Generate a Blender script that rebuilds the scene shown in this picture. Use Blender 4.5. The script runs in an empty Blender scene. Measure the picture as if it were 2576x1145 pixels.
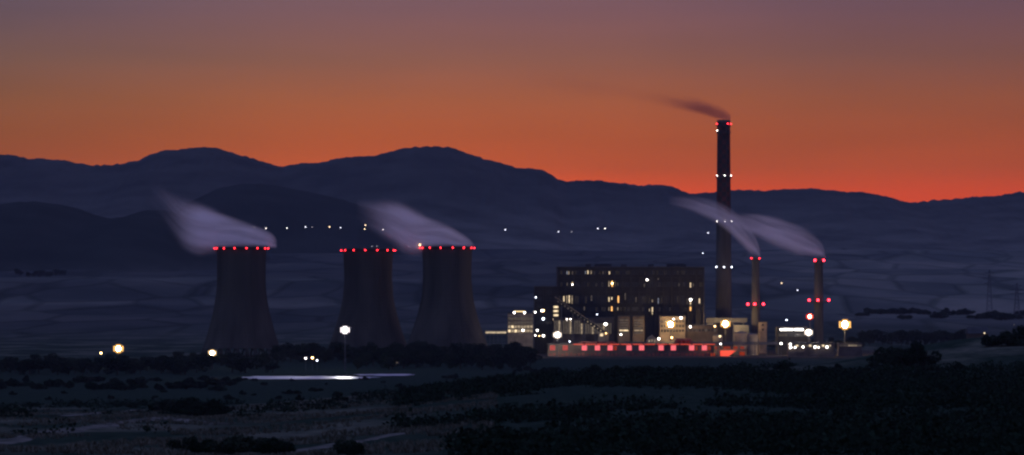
import bpy, bmesh, math, random
import numpy as np
from mathutils import Vector, Matrix
random.seed(7)
rng = np.random.default_rng(11)
scene = bpy.context.scene
COL = scene.collection

# ------------------------------------------------------------------ camera
EYE = 60.0            # eye height above the plain (metres)
K = 0.000115          # metres per survey unit per metre of distance
UX, UY = 1288.0, 716.0
cam_d = bpy.data.cameras.new('camera')
cam = bpy.data.objects.new('camera', cam_d); COL.objects.link(cam)
cam.location = (0, 0, EYE); cam.rotation_euler = (math.radians(90), 0, 0)
cam_d.sensor_width = 36.0; cam_d.lens = 36.0 / (2 * 1288 * K)
cam_d.shift_y = (UY - 572.5) / 2576.0
cam_d.clip_start = 1.0; cam_d.clip_end = 80000.0
scene.camera = cam

# ------------------------------------------------------------------ dusk sky
world = bpy.data.worlds.new('World'); scene.world = world; world.use_nodes = True
wn, wl = world.node_tree.nodes, world.node_tree.links
wn.clear()
def N(nodes, t, **kw):
    n = nodes.new(t)
    for k, v in kw.items(): setattr(n, k, v)
    return n
def mth(nodes, links, op, a, b=None, c=None, clamp=False):
    n = nodes.new('ShaderNodeMath'); n.operation = op; n.use_clamp = clamp
    for i, v in enumerate((a, b, c)):
        if v is None: continue
        if isinstance(v, (int, float)): n.inputs[i].default_value = v
        else: links.new(v, n.inputs[i])
    return n.outputs[0]
def ramp(nodes, links, fac, stops, interp='LINEAR'):
    r = nodes.new('ShaderNodeValToRGB'); cr = r.color_ramp; cr.interpolation = interp
    while len(cr.elements) > 1: cr.elements.remove(cr.elements[-1])
    cr.elements[0].position = stops[0][0]; cr.elements[0].color = (*stops[0][1], 1)
    for p, c in stops[1:]:
        e = cr.elements.new(p); e.color = (*c, 1)
    links.new(fac, r.inputs[0]); return r.outputs[0]
def mixc(nodes, links, fac, a, b, mode='MIX'):
    n = nodes.new('ShaderNodeMix'); n.data_type = 'RGBA'; n.blend_type = mode
    for i, v in ((0, fac), (6, a), (7, b)):
        if isinstance(v, (int, float)): n.inputs[i].default_value = v
        elif isinstance(v, tuple): n.inputs[i].default_value = (*v, 1)
        else: links.new(v, n.inputs[i])
    return n.outputs[2]
SKY = 1.0
tc = N(wn, 'ShaderNodeTexCoord'); sp = N(wn, 'ShaderNodeSeparateXYZ'); wl.new(tc.outputs['Generated'], sp.inputs[0])
zpos = mth(wn, wl, 'MAXIMUM', sp.outputs[2], 0.0)
sq = mth(wn, wl, 'SQRT', zpos)
# afterglow side: red-orange above the ridge, mauve higher, blue dusk overhead
west = ramp(wn, wl, sq, [(0.0, (1.05, 0.10, 0.0)), (0.14, (1.02, 0.095, 0.0)), (0.161, (0.93, 0.092, 0.0)), (0.184, (0.64, 0.10, 0.003)),
                         (0.208, (0.51, 0.103, 0.014)), (0.2315, (0.40, 0.108, 0.032)), (0.255, (0.29, 0.108, 0.064)), (0.283, (0.218, 0.101, 0.107)),
                         (0.42, (0.35, 0.205, 0.28)), (0.6, (0.35, 0.27, 0.49)), (0.8, (0.25, 0.27, 0.59)), (1.0, (0.20, 0.25, 0.62))])
east = ramp(wn, wl, sq, [(0.0, (0.12, 0.11, 0.20)), (0.3, (0.20, 0.15, 0.27)), (0.65, (0.22, 0.245, 0.54)), (1.0, (0.20, 0.25, 0.62))])
wf = mth(wn, wl, 'SMOOTH_MIN', mth(wn, wl, 'MULTIPLY_ADD', sp.outputs[1], 0.62, 0.42, clamp=True), 1.0, 0.05)
glow = mixc(wn, wl, wf, east, west)
# the sun went down beyond the right edge: left is browner and dimmer
hx = mth(wn, wl, 'MULTIPLY_ADD', sp.outputs[0], 3.0, 0.5, clamp=True)
tint = ramp(wn, wl, hx, [(0.0, (0.57, 0.80, 0.90)), (0.2, (0.80, 0.94, 0.97)), (0.3, (0.94, 1.02, 1.0)), (0.45, (1.0, 1.02, 1.0)), (0.6, (0.95, 0.96, 0.97)), (0.75, (0.79, 0.83, 0.90)), (0.95, (0.75, 0.76, 0.82))])
glow = mixc(wn, wl, 1.0, glow, tint, 'MULTIPLY')
mp = N(wn, 'ShaderNodeMapping'); wl.new(tc.outputs['Generated'], mp.inputs[0]); mp.inputs['Scale'].default_value = (6, 6, 42)
nz = N(wn, 'ShaderNodeTexNoise'); wl.new(mp.outputs[0], nz.inputs[0]); nz.inputs['Scale'].default_value = 1.0; nz.inputs['Detail'].default_value = 3
streak = ramp(wn, wl, nz.outputs[0], [(0.3, (0.88, 0.92, 0.94)), (0.7, (1.09, 1.06, 1.05))])
glow = mixc(wn, wl, 1.0, glow, streak, 'MULTIPLY')
below = mth(wn, wl, 'MULTIPLY_ADD', sp.outputs[2], 30.0, 1.0, clamp=True)
glow = mixc(wn, wl, below, (0.012, 0.012, 0.02), glow)
sky = N(wn, 'ShaderNodeTexSky'); sky.sky_type = 'NISHITA'; sky.sun_disc = False
sky.sun_elevation = math.radians(-3.0); sky.sun_rotation = math.radians(12.0); sky.altitude = 600
sky.air_density = 1.5; sky.dust_density = 2.0; sky.ozone_density = 3.0
bg1 = N(wn, 'ShaderNodeBackground'); bg2 = N(wn, 'ShaderNodeBackground'); ad = N(wn, 'ShaderNodeAddShader'); wo = N(wn, 'ShaderNodeOutputWorld')
wl.new(glow, bg1.inputs[0]); bg1.inputs[1].default_value = SKY
wl.new(sky.outputs[0], bg2.inputs[0]); bg2.inputs[1].default_value = 0.05
wl.new(bg1.outputs[0], ad.inputs[0]); wl.new(bg2.outputs[0], ad.inputs[1]); wl.new(ad.outputs[0], wo.inputs[0])

sun_d = bpy.data.lights.new('sun', 'SUN'); sun_d.energy = 0.03; sun_d.angle = math.radians(4); sun_d.color = (1.0, 0.5, 0.28)
sun = bpy.data.objects.new('sun', sun_d); COL.objects.link(sun)
az, el = math.radians(12), math.radians(1.0)
sun.rotation_euler = Vector((-math.sin(az) * math.cos(el), -math.cos(az) * math.cos(el), -math.sin(el))).to_track_quat('-Z', 'Y').to_euler()

vs = scene.view_settings; vs.view_transform = 'Standard'; vs.look = 'None'; vs.exposure = 0.0; vs.gamma = 1.0; vs.use_curve_mapping = False
cy = scene.cycles
cy.use_denoising = True
try: cy.denoiser = 'OPENIMAGEDENOISE'
except Exception: pass
cy.max_bounces = 16; cy.diffuse_bounces = 2; cy.glossy_bounces = 2; cy.transmission_bounces = 2; cy.volume_bounces = 14; cy.transparent_max_bounces = 8
cy.sample_clamp_indirect = 4.0; cy.use_light_tree = True
cy.volume_step_rate = 1.0; cy.volume_max_steps = 256
cy.pixel_filter_type = 'BLACKMAN_HARRIS'; cy.filter_width = 2.4

# ------------------------------------------------------------------ survey helpers
def S(Y): return K * Y
def PX(u, Y): return (u - UX) * K * Y
def PZ(v, Y): return EYE + (UY - v) * K * Y
def P(u, v, Y): return (PX(u, Y), Y, PZ(v, Y))

# ------------------------------------------------------------------ materials
MATS = {}
def srgb(r, g, b):
    f = lambda c: c / 12.92 if c <= 0.04045 else ((c + 0.055) / 1.055) ** 2.4
    return (f(r / 255), f(g / 255), f(b / 255))
def mat(name, c1, c2=None, scale=0.3, rough=0.8, stretch=(1, 1, 1), metal=0.0, bump=0.0, detail=4.0, spec=None):
    if name in MATS: return MATS[name]
    m = bpy.data.materials.new(name); m.use_nodes = True; MATS[name] = m
    n, l = m.node_tree.nodes, m.node_tree.links
    b = n['Principled BSDF']; b.inputs['Roughness'].default_value = rough; b.inputs['Metallic'].default_value = metal
    b.inputs['Specular IOR Level'].default_value = spec if spec is not None else (0.0 if rough >= 0.9 else 0.2)
    c2 = c2 or tuple(c * 0.7 for c in c1)
    g = N(n, 'ShaderNodeNewGeometry'); mp = N(n, 'ShaderNodeMapping'); l.new(g.outputs['Position'], mp.inputs[0]); mp.inputs['Scale'].default_value = stretch
    t = N(n, 'ShaderNodeTexNoise'); l.new(mp.outputs[0], t.inputs[0]); t.inputs['Scale'].default_value = scale; t.inputs['Detail'].default_value = detail
    l.new(ramp(n, l, t.outputs[0], [(0.32, c2), (0.68, c1)]), b.inputs['Base Color'])
    if bump:
        bp = N(n, 'ShaderNodeBump'); bp.inputs['Strength'].default_value = bump; l.new(t.outputs[0], bp.inputs['Height']); l.new(bp.outputs[0], b.inputs['Normal'])
    return m
def emit(name, col, strength, vary=0.0, sample=False):
    if name in MATS: return MATS[name]
    m = bpy.data.materials.new(name); m.use_nodes = True; MATS[name] = m
    n, l = m.node_tree.nodes, m.node_tree.links
    n.clear()
    e = N(n, 'ShaderNodeEmission'); o = N(n, 'ShaderNodeOutputMaterial'); l.new(e.outputs[0], o.inputs[0])
    e.inputs[1].default_value = strength
    if vary:
        g = N(n, 'ShaderNodeNewGeometry'); t = N(n, 'ShaderNodeTexNoise'); l.new(g.outputs['Position'], t.inputs[0]); t.inputs['Scale'].default_value = 0.55
        l.new(ramp(n, l, t.outputs[0], [(0.35, tuple(c * (1 - vary) for c in col)), (0.65, col)]), e.inputs[0])
    else: e.inputs[0].default_value = (*col, 1)
    m.cycles.emission_sampling = 'AUTO' if sample else 'NONE'
    return m

concrete = mat('tower_concrete', (0.082, 0.072, 0.056), (0.044, 0.040, 0.033), 0.09, 0.92, (1, 1, 0.10), detail=7)
chim_conc = mat('chimney_concrete', (0.095, 0.09, 0.085), (0.05, 0.048, 0.046), 0.12, 0.9, (1, 1, 0.2))
steel = mat('dark_steel', (0.10, 0.10, 0.105), (0.05, 0.05, 0.055), 0.8, 0.6)
cladding = mat('dark_cladding', (0.027, 0.026, 0.027), (0.014, 0.0135, 0.015), 0.08, 0.7, (1, 1, 0.3))
pilaster_m = mat('pilaster_concrete', (0.042, 0.039, 0.038), (0.02, 0.019, 0.02), 0.15, 0.85)
palewall = mat('pale_plaster', (0.34, 0.265, 0.18), (0.17, 0.135, 0.10), 0.15, 0.85)
brownwall = mat('brown_render', (0.15, 0.115, 0.09), (0.07, 0.056, 0.048), 0.12, 0.9)
redlit_wall = mat('red_lit_sheet', (0.30, 0.10, 0.075), (0.16, 0.06, 0.05), 0.25, 0.8)  # red light on roofs and plinth put into the colour
roofm = mat('bitumen_roof', (0.06, 0.058, 0.06), (0.035, 0.035, 0.037), 0.2, 0.85)
glassd = mat('unlit_glass', (0.035, 0.038, 0.045), (0.02, 0.022, 0.028), 0.3, 0.15)
rooftile = mat('clay_tile', (0.26, 0.11, 0.06), (0.15, 0.07, 0.045), 0.6, 0.85)
wood = mat('bark', (0.06, 0.048, 0.036), (0.03, 0.025, 0.02), 2.0, 0.95)

# ------------------------------------------------------------------ mesh helpers
class MB:
    def __init__(s): s.v = []; s.f = []
    def add(s, vs_, fs_):
        o = len(s.v); s.v += [tuple(p) for p in vs_]; s.f += [tuple(i + o for i in f) for f in fs_]; return s
    def box(s, x0, x1, y0, y1, z0, z1):
        return s.add([(x0, y0, z0), (x1, y0, z0), (x1, y1, z0), (x0, y1, z0), (x0, y0, z1), (x1, y0, z1), (x1, y1, z1), (x0, y1, z1)],
                     [(0, 3, 2, 1), (4, 5, 6, 7), (0, 1, 5, 4), (1, 2, 6, 5), (2, 3, 7, 6), (3, 0, 4, 7)])
    def bar(s, a, b, w):
        a, b = Vector(a), Vector(b); d = (b - a).normalized(); u = d.orthogonal().normalized() * w / 2; v = d.cross(u.normalized()) * w / 2
        q = [a + u + v, a - u + v, a - u - v, a + u - v, b + u + v, b - u + v, b - u - v, b + u - v]
        return s.add(q, [(3, 2, 1, 0), (4, 5, 6, 7), (0, 1, 5, 4), (1, 2, 6, 5), (2, 3, 7, 6), (3, 0, 4, 7)])
    def lathe(s, prof, n=32, c=(0, 0), cap0=False, cap1=False):
        vs_ = []; fs_ = []
        for r, z in prof:
            for i in range(n):
                a = 2 * math.pi * i / n; vs_.append((c[0] + r * math.cos(a), c[1] + r * math.sin(a), z))
        for j in range(len(prof) - 1):
            for i in range(n):
                k = (i + 1) % n; fs_.append((j * n + i, j * n + k, (j + 1) * n + k, (j + 1) * n + i))
        if cap0: fs_.append(tuple(reversed(range(n))))
        if cap1: fs_.append(tuple((len(prof) - 1) * n + i for i in range(n)))
        return s.add(vs_, fs_)
    def tubering(s, R, r, z, n=36, m=6):
        return s.lathe([(R + r * math.cos(2 * math.pi * i / m), z + r * math.sin(2 * math.pi * i / m)) for i in range(m + 1)], n)
    def prism(s, pts, y0, y1):      # polygon in XZ, thick along Y
        n = len(pts)
        return s.add([(x, y0, z) for x, z in pts] + [(x, y1, z) for x, z in pts],
                     [tuple(range(n)), tuple(reversed(range(n, 2 * n)))] + [(i, i + n, (i + 1) % n + n, (i + 1) % n) for i in range(n)])
    def mesh(s, name):
        me = bpy.data.meshes.new(name); me.from_pydata(s.v, [], s.f); me.update(); return me
    def build(s, name, m, parent=None, loc=(0, 0, 0), smooth=False):
        me = s.mesh(name); me.materials.append(m)
        if smooth: me.polygons.foreach_set('use_smooth', [True] * len(me.polygons))
        return link(name, me, parent, loc)
def link(name, me, parent=None, loc=(0, 0, 0), rz=0.0, sc=None):
    o = bpy.data.objects.new(name, me); COL.objects.link(o); o.location = loc; o.rotation_euler = (0, 0, rz)
    if sc is not None: o.scale = sc if not isinstance(sc, (int, float)) else (sc,) * 3
    if parent: o.parent = parent
    return o
def tag(o, label=None, cat=None, group=None, kind=None):
    if label: o['label'] = label
    if cat: o['category'] = cat
    if group: o['group'] = group
    if kind: o['kind'] = kind
    return o
def thing(name, label, cat, loc=(0, 0, 0), group=None, rz=0.0):
    return tag(link(name, None, None, loc, rz), label, cat, group)
def boxmesh(name, sx, sy, sz, m, base=True):
    me = MB().box(-sx / 2, sx / 2, -sy / 2, sy / 2, 0 if base else -sz / 2, sz if base else sz / 2).mesh(name); me.materials.append(m); return me

ORD = 'first second third fourth fifth sixth seventh eighth ninth tenth eleventh twelfth thirteenth fourteenth fifteenth sixteenth seventeenth eighteenth nineteenth'.split()
TENS = {2: 'twent', 3: 'thirt', 4: 'fort', 5: 'fift'}
def nth(i):
    i += 1
    if i < 20: return ORD[i - 1]
    return TENS[i // 10] + ('ieth' if i % 10 == 0 else 'y-' + ORD[i % 10 - 1])
def from_left(i, n, label):
    return ('leftmost ' if i == 0 else 'rightmost ' if i == n - 1 else nth(i) + ' from left, ') + label
# ------------------------------------------------------------------ value noise
def _hash(i, j, s): 
    h = np.sin(i * 127.1 + j * 311.7 + s * 74.7) * 43758.5453; return h - np.floor(h)
def vnoise(x, y, s=0):
    xi, yi = np.floor(x), np.floor(y); xf, yf = x - xi, y - yi
    u, v = xf * xf * (3 - 2 * xf), yf * yf * (3 - 2 * yf)
    return (_hash(xi, yi, s) * (1 - u) + _hash(xi + 1, yi, s) * u) * (1 - v) + (_hash(xi, yi + 1, s) * (1 - u) + _hash(xi + 1, yi + 1, s) * u) * v
def fbm(x, y, s=0, o=4):
    t = 0; a = 0.5
    for k in range(o): t = t + a * (vnoise(x * 2 ** k, y * 2 ** k, s + k) - 0.5); a *= 0.5
    return t
def sstep(a, b, x):
    t = np.clip((x - a) / (b - a), 0, 1); return t * t * (3 - 2 * t)

# ------------------------------------------------------------------ terrain
LY = [-1500, -200, 0, 100, 250, 500, 900, 1400, 2000, 2150, 3700, 5000, 6500, 8000, 9500, 12000, 17000]
LZ = [66, 60, 58.2, 52, 45, 37, 26, 12, 2, 0, 0, 20, 66, 120, 150, 160, 160]
RY = [-1500, -200, 0, 100, 250, 400, 700, 900, 1100, 1250, 1600, 2150, 3700, 5000, 6500, 8000, 9500, 12000, 17000]
RZ = [66, 60, 58.2, 52, 45.5, 41.5, 38, 35, 32.5, 28, 12, 0, 0, 26, 70, 120, 150, 160, 160]
def ground_z(X, Y):
    X = np.asarray(X, float); Y = np.asarray(Y, float)
    u = UX + X / (K * np.maximum(Y, 350))
    zl = np.interp(Y, LY, LZ); zr = np.interp(Y, RY, RZ)
    rise = sstep(1850, 2600, u) * 12.0 * np.exp(-((Y - 1180) / 230.0) ** 2)      # meadow climbing to the right
    w = sstep(500, 1620, u)
    z = zl * (1 - w) + (zr + rise) * w
    lump = np.where(Y < 2050, 1.0, 0.0) * sstep(60, 500, Y)
    z = z + lump * fbm(X / 70 + 3, Y / 110, 5, 3) * 3.0 * sstep(2050, 1500, Y) + lump * fbm(X / 14, Y / 20, 9, 3) * 0.6 * sstep(2050, 1500, Y)
    z = z + sstep(3700, 6000, Y) * fbm(X / 900, Y / 800, 21, 4) * 55
    return z
def ground_hit(u, v, y0=250, y1=9500):
    Ys = np.geomspace(y0, y1, 4000); Xs = (u - UX) * K * Ys
    zr = EYE + (UY - v) * K * Ys
    hit = np.nonzero(ground_z(Xs, Ys) >= zr)[0]
    i = hit[0] if len(hit) else -1
    return float(Xs[i]), float(Ys[i]), float(ground_z(Xs[i], Ys[i]))
def sheet(name, xs, ys, zfun, m, warp=None):
    A, B = np.meshgrid(xs, ys); X, Y = warp(A, B) if warp else (A, B)
    Z = zfun(X, Y); n, k = A.shape
    v = np.stack([X, Y, Z], -1).reshape(-1, 3)
    i = (np.arange(n - 1)[:, None] * k + np.arange(k - 1)[None]).reshape(-1)
    f = np.stack([i, i + 1, i + k + 1, i + k], -1)
    me = bpy.data.meshes.new(name); me.vertices.add(len(v)); me.vertices.foreach_set('co', v.ravel().astype(np.float32))
    me.loops.add(f.size); me.loops.foreach_set('vertex_index', f.ravel().astype(np.int32))
    me.polygons.add(len(f)); me.polygons.foreach_set('loop_start', np.arange(0, f.size, 4, dtype=np.int32)); me.polygons.foreach_set('loop_total', np.full(len(f), 4, np.int32))
    me.polygons.foreach_set('use_smooth', np.ones(len(f), bool))
    me.update(calc_edges=True); me.materials.append(m)
    return link(name, me)

def ground_material():
    m = bpy.data.materials.new('valley_ground'); m.use_nodes = True
    n, l = m.node_tree.nodes, m.node_tree.links; b = n['Principled BSDF']; b.inputs['Roughness'].default_value = 1.0; b.inputs['Specular IOR Level'].default_value = 0.0
    g = N(n, 'ShaderNodeNewGeometry')
    def noise(sc, st, det=5, w=0.0, rough=0.55):
        mp = N(n, 'ShaderNodeMapping'); l.new(g.outputs['Position'], mp.inputs[0]); mp.inputs['Scale'].default_value = st; mp.inputs['Location'].default_value = (w, w, 0)
        t = N(n, 'ShaderNodeTexNoise'); l.new(mp.outputs[0], t.inputs[0]); t.inputs['Scale'].default_value = sc; t.inputs['Detail'].default_value = det; t.inputs['Roughness'].default_value = rough
        return t.outputs[0]
    fine = noise(0.35, (1, 0.45, 1)); mid = noise(0.02, (1, 0.6, 0)); big = noise(0.0035, (1.1, 0.42, 0.6), 7, 3.1, 0.6)
    grass = ramp(n, l, fine, [(0.3, (0.046, 0.054, 0.041)), (0.7, (0.12, 0.112, 0.08))])
    scrub = ramp(n, l, fine, [(0.3, (0.012, 0.022, 0.016)), (0.7, (0.032, 0.044, 0.031))])
    near = mixc(n, l, ramp(n, l, mid, [(0.46, (0, 0, 0)), (0.6, (1, 1, 1))]), scrub, grass)
    vm = N(n, 'ShaderNodeMapping'); l.new(g.outputs['Position'], vm.inputs[0]); vm.inputs['Scale'].default_value = (0.0075, 0.0021, 0.0); vm.inputs['Rotation'].default_value = (0, 0, 0.25)
    vo = N(n, 'ShaderNodeTexVoronoi'); vo.inputs['Randomness'].default_value = 0.85; l.new(vm.outputs[0], vo.inputs['Vector']); vo.inputs['Scale'].default_value = 1.0
    ve = N(n, 'ShaderNodeTexVoronoi'); ve.feature = 'DISTANCE_TO_EDGE'; ve.inputs['Randomness'].default_value = 0.85; l.new(vm.outputs[0], ve.inputs['Vector']); ve.inputs['Scale'].default_value = 1.0
    vs_c = N(n, 'ShaderNodeSeparateColor'); l.new(vo.outputs['Color'], vs_c.inputs[0])
    patch = ramp(n, l, vs_c.outputs[0], [(0.0, (0.75, 0.77, 0.78)), (0.45, (0.92, 0.93, 0.94)), (0.7, (1.08, 1.05, 1.02)), (1.0, (1.32, 1.27, 1.2))])
    hedge = ramp(n, l, ve.outputs['Distance'], [(0.02, (0.62, 0.66, 0.64)), (0.06, (1, 1, 1))])
    cv = N(n, 'ShaderNodeAttribute'); cv.attribute_name = 'scrub_cover'
    near = mixc(n, l, mth(n, l, 'MULTIPLY', cv.outputs['Fac'], 1.0), near, scrub)
    field = ramp(n, l, big, [(0.34, (0.08, 0.084, 0.076)), (0.47, (0.10, 0.102, 0.09)), (0.53, (0.128, 0.122, 0.105)), (0.60, (0.145, 0.135, 0.115)), (0.66, (0.105, 0.105, 0.092))])
    sp = N(n, 'ShaderNodeSeparateXYZ'); l.new(g.outputs['Position'], sp.inputs[0])
    far = mth(n, l, 'MULTIPLY_ADD', sp.outputs[1], 1 / 900, -3400 / 900, clamp=True)
    field = mixc(n, l, 1.0, mixc(n, l, 1.0, field, patch, 'MULTIPLY'), hedge, 'MULTIPLY')
    pf = N(n, 'ShaderNodeAttribute'); pf.attribute_name = 'pale_field'
    field = mixc(n, l, pf.outputs['Fac'], mixc(n, l, 1.0, field, (0.40, 0.43, 0.46), 'MULTIPLY'), field)
    l.new(mixc(n, l, far, near, field), b.inputs['Base Color'])
    return m
GM = ground_material()
yr = np.concatenate([np.linspace(-1400, 100, 16), np.linspace(140, 2300, 330), np.linspace(2340, 4000, 40), np.linspace(4050, 9500, 110), np.linspace(9700, 16500, 25)])
tr = np.concatenate([np.linspace(-0.5, -0.21, 24), np.linspace(-0.2, 0.2, 330), np.linspace(0.21, 0.5, 24)])
ground = tag(sheet('ground', tr, yr, ground_z, GM, lambda a, b: (a * (np.maximum(b, 0) + 500), b)), 'dark dusk valley floor of fields and scrub', None, None, 'structure')

_co = np.empty(len(ground.data.vertices) * 3, np.float32); ground.data.vertices.foreach_get('co', _co); _co = _co.reshape(-1, 3)
_u = UX + _co[:, 0] / (K * np.maximum(_co[:, 1], 350))
_cv = sstep(820, 1200, _u + 220 * fbm(_co[:, 0] / 30, _co[:, 1] / 60, 77, 3)) * (1 - sstep(930, 1080, _co[:, 1] + 260 * fbm(_co[:, 0] / 25, _co[:, 1] / 50, 78, 3)))
_cv = np.maximum(_cv, 1.0 * sstep(1100, 1350, _co[:, 1] + 300 * fbm(_co[:, 0] / 60, _co[:, 1] / 200, 79, 3)) * (1 - sstep(2780, 2830, _co[:, 1])) * (1 - 0.6 * sstep(1700, 2300, _u)))
ground.data.attributes.new('scrub_cover', 'FLOAT', 'POINT').data.foreach_set('value', _cv.astype(np.float32))
_pf = 0.12 + 0.88 * sstep(1500, 2250, _u + 500 * fbm(_co[:, 0] / 300, _co[:, 1] / 700, 81, 3)) * sstep(3900, 4700, _co[:, 1])
_pf = np.maximum(_pf, 0.55 * np.exp(-((_co[:, 1] - 6100 - 500 * fbm(_co[:, 0] / 350, _co[:, 1] / 2000, 83, 3)) / 170) ** 2)); _pf = np.maximum(_pf, 0.5 * np.exp(-((_co[:, 1] - 5350 - 500 * fbm(_co[:, 0] / 300, _co[:, 1] / 2000, 87, 3)) / 110) ** 2))
ground.data.attributes.new('pale_field', 'FLOAT', 'POINT').data.foreach_set('value', _pf.astype(np.float32))
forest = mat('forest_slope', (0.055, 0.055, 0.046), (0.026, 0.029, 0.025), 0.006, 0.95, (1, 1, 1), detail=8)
def add_meadow_haze(m, low=170.0):  # paler lower slopes: meadow, plus low-lying haze put into the colour
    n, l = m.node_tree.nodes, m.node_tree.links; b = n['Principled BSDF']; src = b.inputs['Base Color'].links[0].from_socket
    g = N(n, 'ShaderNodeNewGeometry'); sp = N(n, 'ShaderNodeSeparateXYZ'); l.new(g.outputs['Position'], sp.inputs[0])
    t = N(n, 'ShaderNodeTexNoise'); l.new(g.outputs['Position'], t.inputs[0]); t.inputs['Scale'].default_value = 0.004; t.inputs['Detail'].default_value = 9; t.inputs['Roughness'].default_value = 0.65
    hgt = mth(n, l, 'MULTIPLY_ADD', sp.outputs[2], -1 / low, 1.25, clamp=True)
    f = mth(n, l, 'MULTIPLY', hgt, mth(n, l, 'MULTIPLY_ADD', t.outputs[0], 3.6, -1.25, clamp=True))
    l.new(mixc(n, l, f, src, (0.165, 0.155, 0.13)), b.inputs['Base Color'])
add_meadow_haze(forest, 300.0)
foot = mat('foothill_woods', (0.027, 0.032, 0.027), (0.013, 0.018, 0.015), 0.006, 0.95, (1, 1, 1), detail=8); add_meadow_haze(foot, 90.0)  # darker than the range: thinner haze nearby put into the colour
# far range: ridge outline (survey units) with depth and slope
RIDGE = [(-2200, 430), (-900, 400), (-300, 380), (0, 389), (45, 394), (70, 404), (90, 400), (150, 403), (195, 411), (222, 417), (300, 415), (330, 408), (355, 402), (380, 388), (410, 378),
         (500, 371), (545, 373), (590, 386), (640, 400), (690, 414), (715, 421), (760, 412), (820, 407), (870, 397), (930, 393), (985, 381), (1040, 370), (1090, 367), (1135, 371),
         (1175, 387), (1215, 399), (1260, 411), (1300, 422), (1350, 424), (1385, 437), (1400, 450), (1425, 457), (1480, 453), (1530, 458), (1600, 468), (1650, 466), (1690, 470),
         (1720, 481), (1745, 489), (1800, 484), (1850, 477), (1920, 480), (1990, 478), (2050, 474), (2090, 481), (2180, 486), (2230, 496), (2285, 512), (2360, 504), (2440, 497),
         (2510, 492), (2576, 484), (2800, 470), (3300, 440), (4800, 450)]
RU, RV = np.array(RIDGE).T
def range_z(X, Y):
    u = UX + X / (K * 12000.0)
    crest = EYE + (UY - np.interp(u, RU, RV)) * K * 12000.0
    d = (Y - 12000.0)
    spur = fbm(X / 1400 + 9, Y / 2600, 31, 4)
    front = np.clip(1 + d / (3600.0 + 1400 * spur), 0, 1); back = np.clip(1 - d / 3600.0, 0, 1)
    sh = np.where(d < 0, front ** 1.15, back)
    z = -30 + (crest + 30) * sh + spur * 150 * np.clip(-d / 900, 0, 1) * sh
    return z + (fbm(X / 38, Y / 60, 41, 3) * 9.0 + fbm(X / 14, Y / 22, 46, 2) * 12.0 + np.maximum(fbm(X / 60, Y / 40, 44, 2), 0.06) * 12) * np.clip(sh * 3 - 1, 0, 1)
ry = np.concatenate([np.linspace(8000, 11700, 60), np.linspace(11740, 12120, 24), np.linspace(12250, 15700, 20)])
rx = np.concatenate([np.linspace(-6500, -2100, 60), np.linspace(-2080, 2080, 620), np.linspace(2100, 6500, 60)])
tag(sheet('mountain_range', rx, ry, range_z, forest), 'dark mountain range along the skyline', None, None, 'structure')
HILLS = []
def hill(name, label, outline, Yc, dep, lift=0.0, seed=0):
    OU, OV = np.array(outline).T
    def zf(X, Y):
        u = UX + X / (K * Yc); crest = EYE + (UY - np.interp(u, OU, OV)) * K * Yc
        d = (Y - Yc) / dep; sh = np.clip(1 - d * d, -0.3, 1)
        return -20 + (crest + 20) * sh + fbm(X / 40, Y / 70, seed, 3) * 8 + fbm(X / 600, Y / 600, seed + 5, 3) * 22 * np.clip(np.abs(d) * 2, 0, 1)
    x0, x1 = PX(outline[0][0], Yc), PX(outline[-1][0], Yc)
    HILLS.append((zf, x0, x1, Yc - dep * 1.1, Yc + dep * 1.1))
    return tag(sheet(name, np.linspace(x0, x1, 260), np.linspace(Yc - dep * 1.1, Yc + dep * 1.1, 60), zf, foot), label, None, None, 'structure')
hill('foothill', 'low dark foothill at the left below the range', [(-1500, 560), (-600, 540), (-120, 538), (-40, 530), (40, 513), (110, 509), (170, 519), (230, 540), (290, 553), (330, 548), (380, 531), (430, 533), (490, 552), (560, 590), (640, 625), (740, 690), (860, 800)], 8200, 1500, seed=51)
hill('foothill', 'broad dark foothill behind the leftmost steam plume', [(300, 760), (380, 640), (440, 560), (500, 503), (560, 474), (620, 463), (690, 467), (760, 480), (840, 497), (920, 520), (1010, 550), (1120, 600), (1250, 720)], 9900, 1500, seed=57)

# ------------------------------------------------------------------ yard, pond and tracks
ash = mat('yard_dust', (0.075, 0.06, 0.048), (0.028, 0.025, 0.022), 0.05, 0.95)
yz = 0.35
MB().add([(x, y, yz) for x, y in ((15, 2830), (300, 2830), (330, 3130), (10, 3130))], [(0, 1, 2, 3)])
def drape(name, label, poly_uv, m, lift, cell, kind='structure'):
    """flat patch lying on the plain, outline given in survey units"""
    pts = [ground_hit(u, v, 700) for u, v in poly_uv]
    me = MB().add([(x, y, z + lift) for x, y, z in pts], [tuple(range(len(pts)))]).mesh(name); me.materials.append(m)
    return tag(link(name, me), label, None, None, kind)
yard = MB().add([(x, y, 0.25) for x, y in ((20, 2800), (330, 2800), (360, 3150), (10, 3150))], [(0, 1, 2, 3)]).build('yard', ash)
tag(yard, 'dusty paved yard around the power station', None, None, 'structure')
sheen_water = mat('pond_water', (0.54, 0.56, 0.66), (0.10, 0.11, 0.15), 0.045, 0.42, (0.8, 1.6, 1))  # pale base colour stands in for bright reflections on the water
_b = sheen_water.node_tree.nodes['Principled BSDF']; _b.inputs['Specular IOR Level'].default_value = 0.12
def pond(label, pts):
    o = MB().add([(*p, 0.3) for p in pts], [tuple(range(len(pts)))]).build('pond', sheen_water); return tag(o, label, None, None, 'structure')
YP = lambda v: 60 / (K * (v - UY))
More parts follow.
